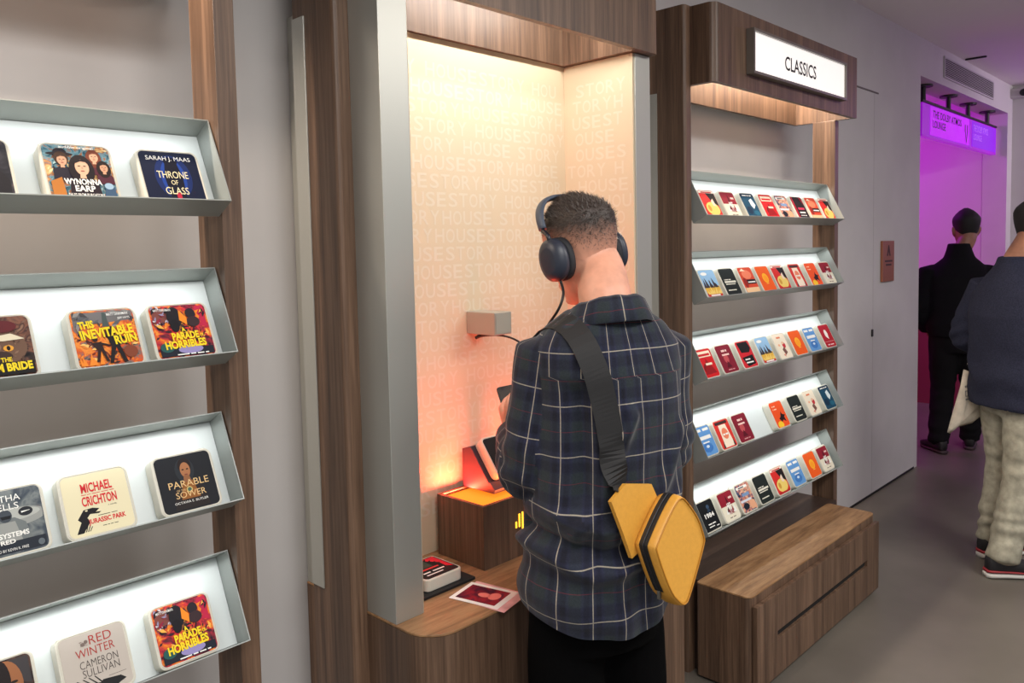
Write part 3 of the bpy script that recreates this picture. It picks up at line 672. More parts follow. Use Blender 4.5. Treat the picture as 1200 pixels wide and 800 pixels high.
D['amberface'] = (paint('art_amber', [(22, 18, 20), (46, 36, 36), (84, 60, 48), (40, 32, 34)], 25),
    [('poly', [(0.70, 0.97), (0.97, 0.97), (0.97, 0.55), (0.86, 0.6)], (60, 56, 58)), ('ell', 0.64, 0.62, 0.22, 0.36, (150, 96, 62)), ('ell', 0.52, 0.70, 0.18, 0.36, (30, 22, 22)), ('ell', 0.74, 0.64, 0.05, 0.02, (34, 24, 22)), ('poly', [(0.82, 0.6), (0.88, 0.5), (0.80, 0.5)], (150, 96, 62))],
    [('S', 0.05, 0.80, 0.12, 0.88, WHT, 0, 0.0), ('O', 0.08, 0.68, 0.17, 0.77, WHT, 0, 0.0)])
# --- small covers of the classics shelves
DR, OR, DG, SKY = (142, 26, 44), (236, 92, 26), (28, 36, 34), (96, 150, 208)
D['artwar'] = (mat('print_ivory', (230, 222, 200), 0.6, spec=0.2),
    [('rect', 0.0, 0.52, 1.0, 1.0, DR), ('poly', [(0.44, 0.62), (0.5, 0.9), (0.58, 0.62)], (70, 14, 24)), ('rect', 0.66, 0.72, 0.88, 0.79, (230, 200, 190))] + spikes(0.24, 0.86, 0.24, 0.56, 5, WHT, 9) + [('poly', [(0.3, 0.3), (0.42, 0.52), (0.46, 0.3)], (60, 20, 30)), ('poly', [(0.6, 0.3), (0.7, 0.5), (0.74, 0.3)], (150, 60, 60))],
    [('ART', 0.36, 0.42, 0.66, 0.60, WHT, 0, 0.04), ('WAR', 0.36, 0.20, 0.72, 0.38, DR, 0, 0.04), ('SUN TZU', 0.3, 0.08, 0.7, 0.13, (120, 100, 90), 0, 0.0)])
D['sun'] = (mat('print_orange', OR, 0.6, spec=0.2), [('ell', 0.5, 0.52, 0.22, 0.2, (250, 178, 40)), ('ell', 0.5, 0.50, 0.15, 0.13, (250, 158, 36))], [('novel', 0.4, 0.28, 0.6, 0.32, (252, 200, 90), 0, 0.0)])
D['green'] = (mat('print_green', DG, 0.6, spec=0.2), [('rect', 0.12, 0.46, 0.90, 0.53, (226, 222, 206))], [('a classic novel', 0.14, 0.56, 0.60, 0.62, (226, 222, 206), 0, 0.0), ('UNABRIDGED', 0.14, 0.39, 0.80, 0.445, (226, 222, 206), 0, 0.02), ('audiobook', 0.14, 0.16, 0.70, 0.22, (226, 222, 206), 0, 0.02)])
D['redface'] = (mat('print_redyellow', (212, 44, 40), 0.6, spec=0.2), [('rect', 0, 0.9, 1, 1, (236, 226, 210)), ('poly', [(0.42, 0.9), (1, 0.9), (1, 0.42), (0.66, 0.5)], (30, 24, 24)), ('ell', 0.52, 0.30, 0.42, 0.26, (236, 206, 110)), ('poly', [(0.58, 0.6), (0.74, 0.7), (0.8, 0.4), (0.62, 0.42)], (236, 210, 190)), ('ell', 0.32, 0.32, 0.1, 0.12, (206, 150, 60)), ('rect', 0, 0, 1, 0.07, (176, 30, 36))], [('BRAVE', 0.16, 0.91, 0.84, 0.985, (200, 40, 40), 0, 0.02)])
D['skyblue'] = (mat('print_sky', SKY, 0.6, spec=0.2), [('rect', 0.08, 0.84, 0.44, 0.93, WHT), ('rect', 0.56, 0.84, 0.92, 0.93, WHT), ('ell', 0.5, 0.26, 0.3, 0.16, (60, 116, 186)), ('poly', [(0.2, 0.36), (0.8, 0.36), (0.5, 0.06)], (66, 122, 190)), ('ell', 0.5, 0.3, 0.1, 0.05, (210, 226, 240))], [('BLUES', 0.12, 0.55, 0.90, 0.75, WHT, 0, 0.05), ('AUDIO', 0.3, 0.42, 0.7, 0.49, WHT, 0, 0.02)])
D['teal'] = (mat('print_teal', (24, 72, 98), 0.6, spec=0.2), [('rect', 0, 0.86, 1, 1, (16, 40, 62)), ('poly', [(0.50, 0.72), (0.74, 0.80), (0.86, 0.52), (0.64, 0.36), (0.52, 0.5)], (220, 230, 232)), ('ell', 0.28, 0.3, 0.2, 0.16, (20, 48, 74)), ('ell', 0.72, 0.2, 0.2, 0.1, (38, 100, 126))], [('SHIPS AT SEA', 0.16, 0.89, 0.84, 0.96, WHT, 0, 0.0)])
D['redpanel'] = (mat('print_scarlet', (206, 28, 34), 0.6, spec=0.2), [('rect', 0.08, 0.72, 0.92, 0.93, (244, 226, 200)), ('ell', 0.42, 0.3, 0.24, 0.2, (120, 16, 22)), ('poly', [(0.15, 0.1), (0.5, 0.66), (0.9, 0.12)], (150, 20, 26)), ('rect', 0.4, 0.42, 0.8, 0.5, (244, 226, 200))], [('LEGEND', 0.14, 0.76, 0.86, 0.89, (200, 30, 36), 0, 0.03)])
D['collage'] = (paint('art_collage', [(22, 26, 38), (60, 84, 120), (200, 120, 96), (232, 190, 160), (40, 48, 66)], 40), [('rect', 0.06, 0.84, 0.84, 0.93, WHT), ('poly', [(0.55, 0.5), (0.97, 0.3), (0.97, 0.03), (0.6, 0.03)], (226, 166, 130)), ('rect', 0.04, 0.36, 0.8, 0.44, (210, 214, 224)), ('ell', 0.3, 0.2, 0.2, 0.12, (24, 30, 44)), ('rect', 0.3, 0.55, 0.8, 0.66, (120, 150, 190))], [('CITY', 0.2, 0.86, 0.6, 0.92, BLK, 0, 0.02)])
D['blackpink'] = (mat('print_black', (30, 20, 24), 0.6, spec=0.2), [('rect', 0, 0, 0.16, 1, (170, 24, 48)), ('rect', 0.3, 0.42, 0.86, 0.52, (200, 60, 90)), ('poly', [(0.72, 1), (1, 1), (1, 0.6)], (150, 22, 40))], [('DRAMA', 0.3, 0.26, 0.8, 0.36, WHT, 0, 0.03), ('IN TWO ACTS', 0.3, 0.14, 0.8, 0.2, WHT, 0, 0.0)])
D['redblack'] = (mat('print_redblack', (206, 38, 48), 0.6, spec=0.2), [('poly', [(0.1, 0.97), (0.86, 0.97), (0.95, 0.7), (0.75, 0.55), (0.2, 0.58)], (24, 20, 22)), ('poly', [(0.1, 0.4), (0.9, 0.45), (0.9, 0.1), (0.3, 0.04)], (24, 20, 22))], [('INFERNO', 0.12, 0.46, 0.88, 0.56, (206, 38, 48), 0, 0.03), ('complete', 0.26, 0.28, 0.62, 0.36, WHT, 0, 0.03), ('unabridged', 0.26, 0.16, 0.78, 0.24, WHT, 0, 0.03)])
D['blackband'] = (mat('print_vermilion', (214, 74, 46), 0.6, spec=0.2), [('ell', 0.5, 0.72, 0.34, 0.18, (236, 130, 96)), ('rect', 0.3, 0.34, 1.0, 0.52, (24, 22, 24)), ('rect', 0, 0, 1, 0.2, (238, 196, 150)), ('ell', 0.2, 0.4, 0.14, 0.2, (150, 40, 34)), ('poly', [(0.1, 0.86), (0.3, 0.97), (0.5, 0.86)], (244, 222, 190))], [('STORIES', 0.38, 0.39, 0.92, 0.47, WHT, 0, 0.02)])
D['crowd'] = (mat('print_crowdsky', (150, 190, 224), 0.6, spec=0.2), [('ell', 0.3, 0.86, 0.2, 0.06, WHT), ('rect', 0, 0, 1, 0.40, (226, 176, 70)), ('rect', 0, 0, 1, 0.14, (196, 56, 40))] + spikes(0.05, 0.95, 0.34, 0.78, 6, (62, 54, 60), 21) + spikes(0.05, 0.95, 0.1, 0.44, 7, (240, 206, 110), 22), [('VOYAGE', 0.2, 0.03, 0.8, 0.11, WHT, 0, 0.03)])
D['redcurtain'] = (mat('print_curtain', (214, 52, 44), 0.6, spec=0.2), [('rect', 0.1, 0.86, 0.9, 0.96, (60, 40, 40)), ('poly', [(0.26, 0.84), (0.74, 0.84), (0.86, 0.04), (0.2, 0.04)], (244, 226, 204)), ('ell', 0.52, 0.52, 0.2, 0.2, (232, 130, 96)), ('poly', [(0.1, 0.03), (0.22, 0.03), (0.2, 0.3)], (40, 40, 44)), ('poly', [(0.8, 0.03), (0.92, 0.03), (0.84, 0.3)], (40, 40, 44))], [('THE PLAY', 0.36, 0.46, 0.7, 0.56, WHT, 0, 0.02)])
D['bird'] = (mat('print_birdorange', (238, 84, 34), 0.6, spec=0.2), [('poly', [(0.35, 0.34), (0.5, 0.40), (0.66, 0.60), (0.70, 0.48), (0.92, 0.42), (0.78, 0.36), (0.82, 0.16), (0.62, 0.26), (0.5, 0.18)], (32, 20, 26)), ('ell', 0.30, 0.10, 0.22, 0.14, (248, 200, 50))], [('to kill', 0.14, 0.82, 0.4, 0.89, (250, 200, 170), 0, 0.02), ('a song', 0.14, 0.70, 0.44, 0.77, (250, 200, 170), 0, 0.02)])
D['burgundy'] = (mat('print_burgundy', (130, 26, 46), 0.6, spec=0.2), [('ell', 0.46, 0.50, 0.16, 0.16, (190, 80, 84)), ('poly', [(0.3, 0.18), (0.46, 0.42), (0.66, 0.18)], (88, 14, 30))], [('Tales of', 0.32, 0.76, 0.68, 0.88, (240, 206, 196), 0, 0.02), ('Romance', 0.28, 0.62, 0.76, 0.72, (240, 206, 196), 0, 0.02), ('volume one', 0.3, 0.08, 0.74, 0.14, (210, 150, 150), 0, 0.0)])
D['sketch'] = (mat('print_blush', (240, 226, 204), 0.6, spec=0.2), [('ell', 0.66, 0.52, 0.13, 0.12, (196, 48, 60)), ('ell', 0.62, 0.62, 0.1, 0.06, (232, 190, 160)), ('poly', [(0.4, 0.36), (0.6, 0.46), (0.72, 0.22), (0.5, 0.12)], (120, 80, 70)), ('poly', [(0.3, 0.14), (0.5, 0.2), (0.46, 0.05)], (222, 150, 130)), ('ell', 0.28, 0.55, 0.08, 0.05, (240, 180, 140))], [('Pride', 0.28, 0.82, 0.6, 0.93, (222, 130, 90), 0, 0.02)])
D['apple'] = (mat('print_crimson', (178, 28, 44), 0.6, spec=0.2), [('ell', 0.48, 0.60, 0.15, 0.19, (246, 238, 230)), ('poly', [(0.44, 0.42), (0.6, 0.46), (0.56, 0.34)], (246, 238, 230)), ('rect', 0, 0.24, 1, 0.25, (240, 200, 200))], [('THE STEPS', 0.2, 0.08, 0.8, 0.15, (240, 210, 210), 0, 0.02)])
D['numerals'] = (mat('print_inkblack', (14, 16, 20), 0.6, spec=0.2), [('ell', 0.62, 0.78, 0.09, 0.07, (60, 80, 104)), ('poly', [(0.5, 0.6), (0.62, 0.76), (0.74, 0.62)], (40, 58, 80))], [('1984', 0.26, 0.42, 0.84, 0.58, WHT, 0, 0.03), ('GEORGE ORWELL', 0.28, 0.20, 0.74, 0.26, WHT, 0, 0.0), ('dramatisation', 0.28, 0.11, 0.62, 0.16, WHT, 0, 0.0), ('NEW', 0.74, 0.08, 0.9, 0.13, WHT, 0, 0.02)])
D['flatred'] = (mat('print_flatblack', (30, 26, 28), 0.6, spec=0.2), [('rect', 0.04, 0.54, 0.62, 0.97, (62, 70, 60)), ('poly', [(0.56, 0.97), (0.97, 0.97), (0.97, 0.2), (0.84, 0.3), (0.86, 0.6)], (206, 34, 52))] + [('poly', [(0.6 + 0.05 * k, 0.9 - 0.12 * k), (0.74 + 0.05 * k, 0.96 - 0.12 * k), (0.66 + 0.05 * k, 0.84 - 0.12 * k)], BLK) for k in range(4)], [('EXCEED', 0.08, 0.42, 0.72, 0.52, (206, 60, 60), 0, 0.03), ('the story', 0.14, 0.26, 0.76, 0.34, WHT, 0, 0.03), ('unabridged', 0.14, 0.13, 0.62, 0.20, WHT, 0, 0.02)])

READABLE = {'audible original', 'WYNONNA', 'EARP', 'TALES FROM PURGATORY', 'SARAH J. MAAS', 'THRONE', 'OF', 'GLASS', 'MATT DINNIMAN', 'JEFF HAYS', 'THIS', 'INEVITABLE', 'RUIN', 'A', 'PARADE', 'HORRIBLES', 'OF THE', 'BEDLAM BRIDE', 'THE EYE', 'PARABLE', 'SOWER', 'OCTAVIA E. BUTLER', 'MICHAEL', 'CRICHTON', 'A NOVEL', 'JURASSIC PARK', 'MARTHA', 'WELLS', 'ALL SYSTEMS', 'RED', 'NARRATED BY KEVIN R. FREE', 'THE', 'WINTER', 'CAMERON', 'SULLIVAN', 'ART', 'WAR', '1984', 'O', 'S'}
def tile_body(th):
    b = new_bm(); add_prism(b, rrect(-0.062, 0, 0.062, 0.124, 0.016), 'z', 0, th, 0.0025)
    pr_ = [(x, y, th - 0.0002) for x, y in rrect(-0.0583, 0.0037, 0.0583, 0.1203, 0.013)]
    add_tube(b, pr_ + [pr_[0]], 0.0011, 6, 1)
    return mesh_from(b, 'tile_body', TILEWHITE)
TH = 0.031
BODY = tile_body(TH)
COVER = {}
LARGE = {'western', 'blueglass', 'duskblue', 'ruin', 'horrible', 'bride', 'sower', 'cream_red', 'greyrobot', 'greywinter', 'amberface', 'artwar', 'flatred'}
def cover_mesh(key):
    if key in COVER: return COVER[key]
    m0, art, txt = D[key]
    lo = -CW / 2; by = 0.006
    z0 = TH + 0.0001
    b = new_bm(); add_prism(b, rrect(lo, by, -lo, by + CW, 0.010), 'z', z0, z0 + 0.0006)
    cov = mesh_from(b, 'cover', m0)
    mats_ = []; b = new_bm(); nA = 0
    def mi(c):
        m = ink(c)
        if m not in mats_: mats_.append(m)
        return mats_.index(m)
    def clip(u, v):                                            # keep inside the rounded print
        u = min(max(u, 0.012), 0.988); v = min(max(v, 0.012), 0.988)
        r = 0.085
        cu = min(max(u, r), 1 - r); cv = min(max(v, r), 1 - r)
        du, dv = u - cu, v - cv; d = math.hypot(du, dv)
        if d > r * 0.97: u, v = cu + du / d * r * 0.97, cv + dv / d * r * 0.97
        return u, v
    def fn(u, v, k):
        u, v = clip(u, v)
        return (lo + u * CW, by + v * CW, z0 + 0.0007 + k * 0.00004)
    for k, a in enumerate(art):
        if a[0] == 'ell':
            P = [(a[1] + a[3] * math.cos(2 * math.pi * i / 24), a[2] + a[4] * math.sin(2 * math.pi * i / 24)) for i in range(24)]
        elif a[0] == 'rect':
            x0, y0, x1, y1 = a[1:5]; n = 8
            P = [(x0 + (x1 - x0) * i / n, y0) for i in range(n)] + [(x1, y0 + (y1 - y0) * i / n) for i in range(n)] + [(x1 - (x1 - x0) * i / n, y1) for i in range(n)] + [(x0, y1 - (y1 - y0) * i / n) for i in range(n)]
        else: P = a[1]
        bm_add(b, [fn(u, v, k) for u, v in P], [tuple(range(len(P)))], mi(a[-1]))
    am = None
    if art: am = mesh_from(b, 'artwork', mats_)
    else: b.free()
    kk = len(art) + 2
    mats_ = []; b = new_bm(); tms = []
    for (s, x0, y0, x1, y1, c, rot, bold) in txt:
        if key in LARGE and mats_:
            tms.append(mesh_from(b, 'lettering', mats_)); mats_ = []; b = new_bm()
        if s not in READABLE:                                  # too small to read in the photo: word shaped dashes
            tot = len(s); i0 = 0; h_ = (y1 - y0) * 0.62
            for w in s.split(' '):
                a0_ = x0 + (x1 - x0) * i0 / tot; a1_ = x0 + (x1 - x0) * (i0 + len(w)) / tot; i0 += len(w) + 1
                bm_add(b, [fn(a0_, y0, kk), fn(a1_, y0, kk), fn(a1_, y0 + h_, kk), fn(a0_, y0 + h_, kk)], [(0, 1, 2, 3)], mi(c))
            continue
        add_text(b, s, x0, y0, x1, y1, lambda u, v: fn(u, v, kk), mi(c), rot, bold)
    tms.append(mesh_from(b, 'lettering', mats_))
    for me in [am] + tms:
        if me:
            for p in me.polygons:
                if p.normal.z < 0: p.flip()
    COVER[key] = (cov, am, tms)
    return COVER[key]
def tile(key, mtx, label, cat, group=None, name='cover_tile'):
    t = tag(empty(name, mtx), label, cat, group)
    obj('body', BODY, None, t)
    cov, am, tms = cover_mesh(key)
    c = obj('cover', cov, None, t)
    if am: obj('artwork', am, None, c)
    for tm in tms: obj('lettering', tm, None, c)
    return t
def tray_mtx(xc, z):
    o = Vector((0, TRAY_Y, z)) + TS * 0.0012 - TN * (0.0575)
    m = Matrix.Identity(4)
    for i in range(3):
        m[i][0] = (1, 0, 0)[i]; m[i][1] = TS[i]; m[i][2] = TN[i]; m[i][3] = (xc if i == 0 else o[i])
    return m
ORD = ['first', 'second', 'third', 'fourth', 'fifth', 'sixth', 'seventh', 'eighth']
TRN = ['topmost', 'second', 'third', 'fourth', 'lowest']
big = [
 [('duskblue', 0.29, 'dark dusky cover'), ('western', 0.457, 'teal and brown cover of a group of four people'), ('blueglass', 0.624, 'navy cover with cream serif title and blue glow')],
 [('bride', 0.308, 'brown furry face cover with yellow title'), ('ruin', 0.487, 'orange battle cover with slanted yellow three line title'), ('horrible', 0.629, 'red and orange chaos cover with yellow title')],
 [('greyrobot', 0.310, 'grey blue cover with an armoured figure'), ('cream_red', 0.456, 'cream cover with tall red lettering and a black skeleton head'), ('sower', 0.624, 'black cover with a woman in gold light')],
 [('amberface', 0.28, 'dark cover with an amber lit face'), ('greywinter', 0.438, 'stone grey cover with thin red and grey title'), ('horrible', 0.605, 'red and orange chaos cover with yellow title')],
]
for r, row in enumerate(big):
    for k, (key, xl, desc) in enumerate(row):
        tile(key, tray_mtx(xl + CW / 2, TRAY_Z[r]), 'tile with %s, %s left tray' % (desc, TRN[r]), 'book cover', 'large cover tiles on the left shelf unit')
SD = {'artwar': 'dark red over ivory cover', 'sun': 'plain orange cover with a yellow disc', 'green': 'dark green cover with pale bands', 'redface': 'red and black cover with a yellow face', 'skyblue': 'sky blue cover with white lettering', 'teal': 'teal cover with a white sail shape', 'redpanel': 'scarlet cover with a cream title panel', 'collage': 'dark blue and peach collage cover', 'blackpink': 'black cover with a pink band', 'redblack': 'red and black jagged cover', 'blackband': 'vermilion cover with a black band', 'crowd': 'pale blue and yellow cover with a skyline', 'redcurtain': 'red curtain cover with a pale centre', 'bird': 'orange cover with a black bird', 'burgundy': 'burgundy cover with pale script', 'sketch': 'cream cover with a small red sketch', 'apple': 'crimson cover with a white oval', 'numerals': 'black cover with white numerals'}
small = [
 (['redface', 'artwar', 'teal', 'redpanel', 'collage', 'blackpink', 'blackband', 'redface'], [2.672, 2.826, 2.992, 3.153, 3.298, 3.455, 3.602, 3.750]),
 (['crowd', 'green', 'blackband', 'sun', 'redface', 'redcurtain', 'bird', 'artwar'], [2.668, 2.818, 2.972, 3.120, 3.262, 3.430, 3.600, 3.758]),
 (['redpanel', 'burgundy', 'redblack', 'crowd', 'sketch', 'sun', 'skyblue', 'apple'], [2.638, 2.790, 2.950, 3.116, 3.276, 3.433, 3.585, 3.756]),
 (['skyblue', 'redcurtain', 'burgundy', 'bird', 'green', 'sketch', 'teal'], [2.625, 2.773, 2.917, 3.248, 3.424, 3.585, 3.760]),
 (['numerals', 'artwar', 'collage', 'green', 'redface', 'skyblue', 'sun', 'artwar'], [2.644, 2.798, 2.943, 3.095, 3.255, 3.417, 3.590, 3.737])]
for r, (keys, xs) in enumerate(small):
    for k, key in enumerate(keys):
        tile(key, tray_mtx(xs[k] + CW / 2, TRAY_Z[r]), 'tile with %s, %s from left, %s classics tray' % (SD[key], ORD[k], TRN[r]), 'book cover', 'cover tiles on the classics shelves')

# tile on the display stand, facing the listener
sn = Vector((0, -(0.122 - 0.028), 0.072)).normalized(); sv = Vector((0, 0.072, 0.094)).normalized()
o = Vector((1.64, 1.66, zb)) + Vector((0, 1.612 - 1.66, 0.028)) + sn * 0.0006 + sv * 0.001
m = Matrix.Identity(4)
for i in range(3): m[i][0] = (1, 0, 0)[i]; m[i][1] = sv[i]; m[i][2] = sn[i]; m[i][3] = o[i]
tile('numerals', m, 'white edged tile with a black numeral cover leaning on the slanted stand', 'book cover')
# tile lying flat on a black mat, photo card on a pink sheet
CTZ = 0.75
b = new_bm(); add_prism(b, rrect(-0.115, -0.09, 0.085, 0.062, 0.004), 'z', 0.0003, 0.007, 0.001)
o = obj('black_mat', b, mat('mat_black', (16, 16, 18), 0.7)); o.location = (1.325, 1.602, CTZ); tag(o, 'thin black mat under the flat tile on the booth counter', 'mat')
m = Matrix.Translation((1.318, 1.528, CTZ + 0.0075))
tile('flatred', m, 'white edged tile with a black and red cover lying flat on the black mat', 'book cover')
def quad(name, pts, z, th, m_, parent=None):
    b = new_bm(); c = Vector((sum(p[0] for p in pts) / 4, sum(p[1] for p in pts) / 4))
    add_prism(b, [(p[0] - c.x, p[1] - c.y) for p in pts], 'z', 0, th)
    o = obj(name, b, m_, parent); o.location = (c.x, c.y, z)
    return o, c
PC = [(1.292, 1.472), (1.318, 1.318), (1.432, 1.345), (1.402, 1.500)]
o, c = quad('paper_sheet', PC, CTZ + 0.0003, 0.0006, mat('sheet_pink', (240, 170, 170), 0.7, vary=0.18, vscale=14)); tag(o, 'pinkish printed sheet lying under the instant photo on the counter', 'paper')
t = empty('instant_photo', loc=(1.352, 1.428, CTZ + 0.0011)); tag(t, 'white framed instant photo of a red lit face lying on the pink sheet', 'photograph')
ang = Matrix.Rotation(math.radians(-76), 4, 'Z'); t.rotation_euler = (0, 0, math.radians(14))
b = new_bm(); add_prism(b, rrect(-0.053, -0.076, 0.053, 0.066, 0.002), 'z', 0, 0.0007); obj('frame', b, mat('photo_white', (244, 242, 236), 0.5), t)
b = new_bm(); add_box(b, (-0.041, -0.060, 0.0008), (0.041, 0.054, 0.0010)); pr = obj('print', b, paint('photo_red', [(30, 20, 40), (90, 20, 44), (150, 30, 44), (60, 26, 60)], 18), t)
b = new_bm()
for e_ in (('e', 0.0, -0.006, 0.012, 0.017, (232, 120, 110)), ('e', 0.004, -0.034, 0.02, 0.016, (240, 190, 190))):
    P = [(e_[1] + e_[3] * math.cos(2 * math.pi * i / 20), e_[2] + e_[4] * math.sin(2 * math.pi * i / 20), 0.0011) for i in range(20)]
    bm_add(b, P, [tuple(range(20))])
obj('portrait', b, ink((236, 130, 120)), pr)
# ------------------------------------------------------------------ people
def remesh(name, parts, voxel, mats, smooth=3, sfac=0.5, cut=None):
    """join closed volumes and grow ONE continuous surface over them"""
    me = bpy.data.meshes.new(name); V = []; F = []
    for (v, f) in parts:
        o0 = len(V); V += [tuple(p) for p in v]; F += [tuple(i + o0 for i in q) for q in f]
    me.from_pydata(V, [], F); me.update()
    bm = bmesh.new(); bm.from_mesh(me)
    bmesh.ops.recalc_face_normals(bm, faces=bm.faces[:]); bm.to_mesh(me); bm.free()
    o = bpy.data.objects.new(name, me); COL.objects.link(o)
    md = o.modifiers.new('r', 'REMESH'); md.mode = 'VOXEL'; md.voxel_size = voxel
    if smooth:
        ms = o.modifiers.new('s', 'SMOOTH'); ms.factor = sfac; ms.iterations = smooth
    dg = bpy.context.evaluated_depsgraph_get()
    out = bpy.data.meshes.new_from_object(o.evaluated_get(dg))
    bpy.data.objects.remove(o); bpy.data.meshes.remove(me)
    out.name = name
    out.materials.clear()
    for m in (mats if isinstance(mats, (list, tuple)) else [mats]): out.materials.append(m)
    for p in out.polygons: p.use_smooth = True; p.material_index = 0
    if cut:
        bm = bmesh.new(); bm.from_mesh(out)
        bmesh.ops.delete(bm, geom=[f for f in bm.faces if cut(f.calc_center_median())], context='FACES')
        bmesh.ops.delete(bm, geom=[v for v in bm.verts if not v.link_faces], context='VERTS')
        bm.to_mesh(out); bm.free()
    return out
def wrinkle(me, fn):
    nr = [v.normal.copy() for v in me.vertices]
    for i, v in enumerate(me.vertices):
        v.co += nr[i] * fn(v.co, nr[i])
    me.update()

HEAD = [  # height over chin, half width, front, back
    (-0.004, 0.018, 0.078, -0.040), (0.004, 0.032, 0.088, -0.020), (0.022, 0.048, 0.092, 0.020), (0.05, 0.060, 0.093, 0.056), (0.08, 0.067, 0.092, 0.074),
    (0.11, 0.072, 0.094, 0.088), (0.14, 0.076, 0.096, 0.097), (0.165, 0.077, 0.094, 0.100), (0.19, 0.072, 0.086, 0.094),
    (0.21, 0.060, 0.068, 0.078), (0.225, 0.041, 0.044, 0.054), (0.234, 0.014, 0.014, 0.018)]
class Frame:
    def __init__(s, o, R, F, U=None):
        s.o = Vector(o); s.R = Vector(R).normalized(); s.F = Vector(F).normalized()
        s.U = Vector(U).normalized() if U else Vector((0, 0, 1))
    def __call__(s, r, f, z): return s.o + s.R * r + s.F * f + s.U * z
    def inv(s, p):
        d = p - s.o
        return d.dot(s.R), d.dot(s.F), d.dot(s.U)
def head_frame(base, R, F, yaw, pitch, roll=0):
    """frame with its origin at the chin level under the ears"""
    U = Vector((0, 0, 1))
    q = Matrix.Rotation(math.radians(-yaw), 3, U)
    R2 = q @ Vector(R); F2 = q @ Vector(F)
    p = Matrix.Rotation(math.radians(-pitch), 3, R2)
    F3 = p @ F2; U3 = p @ U
    q3 = Matrix.Rotation(math.radians(roll), 3, F3)
    return Frame(base, q3 @ R2, F3, q3 @ U3)
def head_parts(h):
    rings = []
    for (z, w, fr, bk) in HEAD:
        rings.append((h(0, 0, z), h.R * w, h.F * fr, h.F * bk, 0.92))
    P = [loft_data(rings, 28)]
    # nose, brow, lips, chin, cheeks
    P.append(tube_data([h(0, 0.088, 0.125), h(0, 0.104, 0.100), h(0, 0.112, 0.082)], [0.008, 0.011, 0.014], 10, 3))
    for s in (-1, 1):
        P.append(ball_data(h(s * 0.012, 0.100, 0.078), 0.010, 0.012, 0.008, (h.R, h.F, h.U)))
        P.append(ball_data(h(s * 0.032, 0.086, 0.134), 0.026, 0.013, 0.008, (h.R, h.F, h.U)))
        P.append(ball_data(h(s * 0.042, 0.066, 0.088), 0.022, 0.022, 0.020, (h.R, h.F, h.U)))
        # ear: rim and lobe
        P.append(tube_data([h(s * 0.070, 0.012, 0.075), h(s * 0.078, 0.004, 0.088), h(s * 0.084, -0.010, 0.108), h(s * 0.083, -0.008, 0.126), h(s * 0.077, 0.008, 0.128)], [0.007, 0.007, 0.007, 0.007, 0.005], 8, 3))
        P.append(ball_data(h(s * 0.075, 0.0, 0.104), 0.006, 0.016, 0.024, (h.R, h.F, h.U)))
    for z, f, t in ((0.058, 0.096, 0.006), (0.048, 0.096, 0.007)):
        P.append(ball_data(h(0, f, z), 0.022, 0.008, t, (h.R, h.F, h.U)))
    P.append(ball_data(h(0, 0.082, 0.014), 0.024, 0.016, 0.014, (h.R, h.F, h.U)))
    return P
def eyes(h, parent, iris=(70, 48, 34)):
    b = new_bm(); 
    for s in (-1, 1): add_ball(b, h(s * 0.031, 0.083, 0.112), 0.0115, 0.0115, 0.0115)
    e = obj('eyes', b, mat('eye_white', (220, 214, 206), 0.2), parent)
    b = new_bm()
    for s in (-1, 1): add_ball(b, h(s * 0.031, 0.0905, 0.111), 0.0055, 0.0045, 0.0055, (h.R, h.F, h.U))
    obj('iris', b, mat('eye_iris', iris, 0.2), e)
def hand_parts(wrist, d, palm_n, side, curl, size=1.0, spread=0.0):
    """palm, four fingers and a thumb. d: wrist->knuckles, palm_n: out of the palm, side: towards the thumb"""
    d = Vector(d).normalized(); n = Vector(palm_n); n = (n - d * n.dot(d)).normalized()
    s = Vector(side); s = (s - d * s.dot(d) - n * s.dot(n)).normalized()
    w = Vector(wrist); k = size
    P = []
    rings = []
    for t, hw, th in ((-0.015, 0.024, 0.020), (0.01, 0.028, 0.019), (0.04, 0.038, 0.016), (0.075, 0.041, 0.014), (0.09, 0.038, 0.012)):
        rings.append((w + d * t * k, s * hw * k, n * th * k, n * th * k, 0.8))
    P.append(loft_data(rings, 16))
    for i, (off, ln, r) in enumerate(((0.029, 0.074, 0.0088), (0.0095, 0.082, 0.0090), (-0.010, 0.076, 0.0086), (-0.0285, 0.060, 0.0078))):
        base = w + d * (0.082 - (0.006 if i in (0, 3) else 0)) * k + s * off * k
        a = 0.0; pts = [base - d * 0.02 * k, base]; p = base
        dd = (d + s * (off * spread * 10)).normalized()
        for q, frac in enumerate((0.45, 0.30, 0.25)):
            a += math.radians(curl * (0.8, 1.1, 0.7)[q] + i * 3)
            p = p + (dd * math.cos(a) + n * math.sin(a)) * ln * frac * k
            pts.append(p)
        P.append(tube_data(pts, [r * k, r * k, r * 0.98 * k, r * 0.9 * k, r * 0.78 * k], 10, 3))
    b0 = w + d * 0.018 * k + s * 0.022 * k + n * 0.006 * k
    P.append(tube_data([b0, b0 + (d * 0.6 + s * 0.75 + n * 0.25) * 0.036 * k, b0 + (d * 0.6 + s * 0.75 + n * 0.25) * 0.036 * k + (d * 0.85 + s * 0.2 + n * 0.5).normalized() * 0.032 * k,
                        b0 + (d * 0.6 + s * 0.75 + n * 0.25) * 0.036 * k + (d * 0.85 + s * 0.2 + n * 0.5).normalized() * 0.032 * k + (d * 0.8 - s * 0.1 + n * 0.5).normalized() * 0.026 * k],
                       [0.014 * k, 0.0115 * k, 0.0105 * k, 0.0085 * k], 10, 3))
    return P
def ring(fr, z, w, f, bk, r0=0.0, f0=0.0, ex=0.85):
    return (fr(r0, f0, z), fr.R * w, fr.F * f, fr.F * bk, ex)
def skin_mat(name, color, rough=0.5):
    return mat(name, color, rough, vary=0.05, vscale=30, bump=0.05, bscale=400)

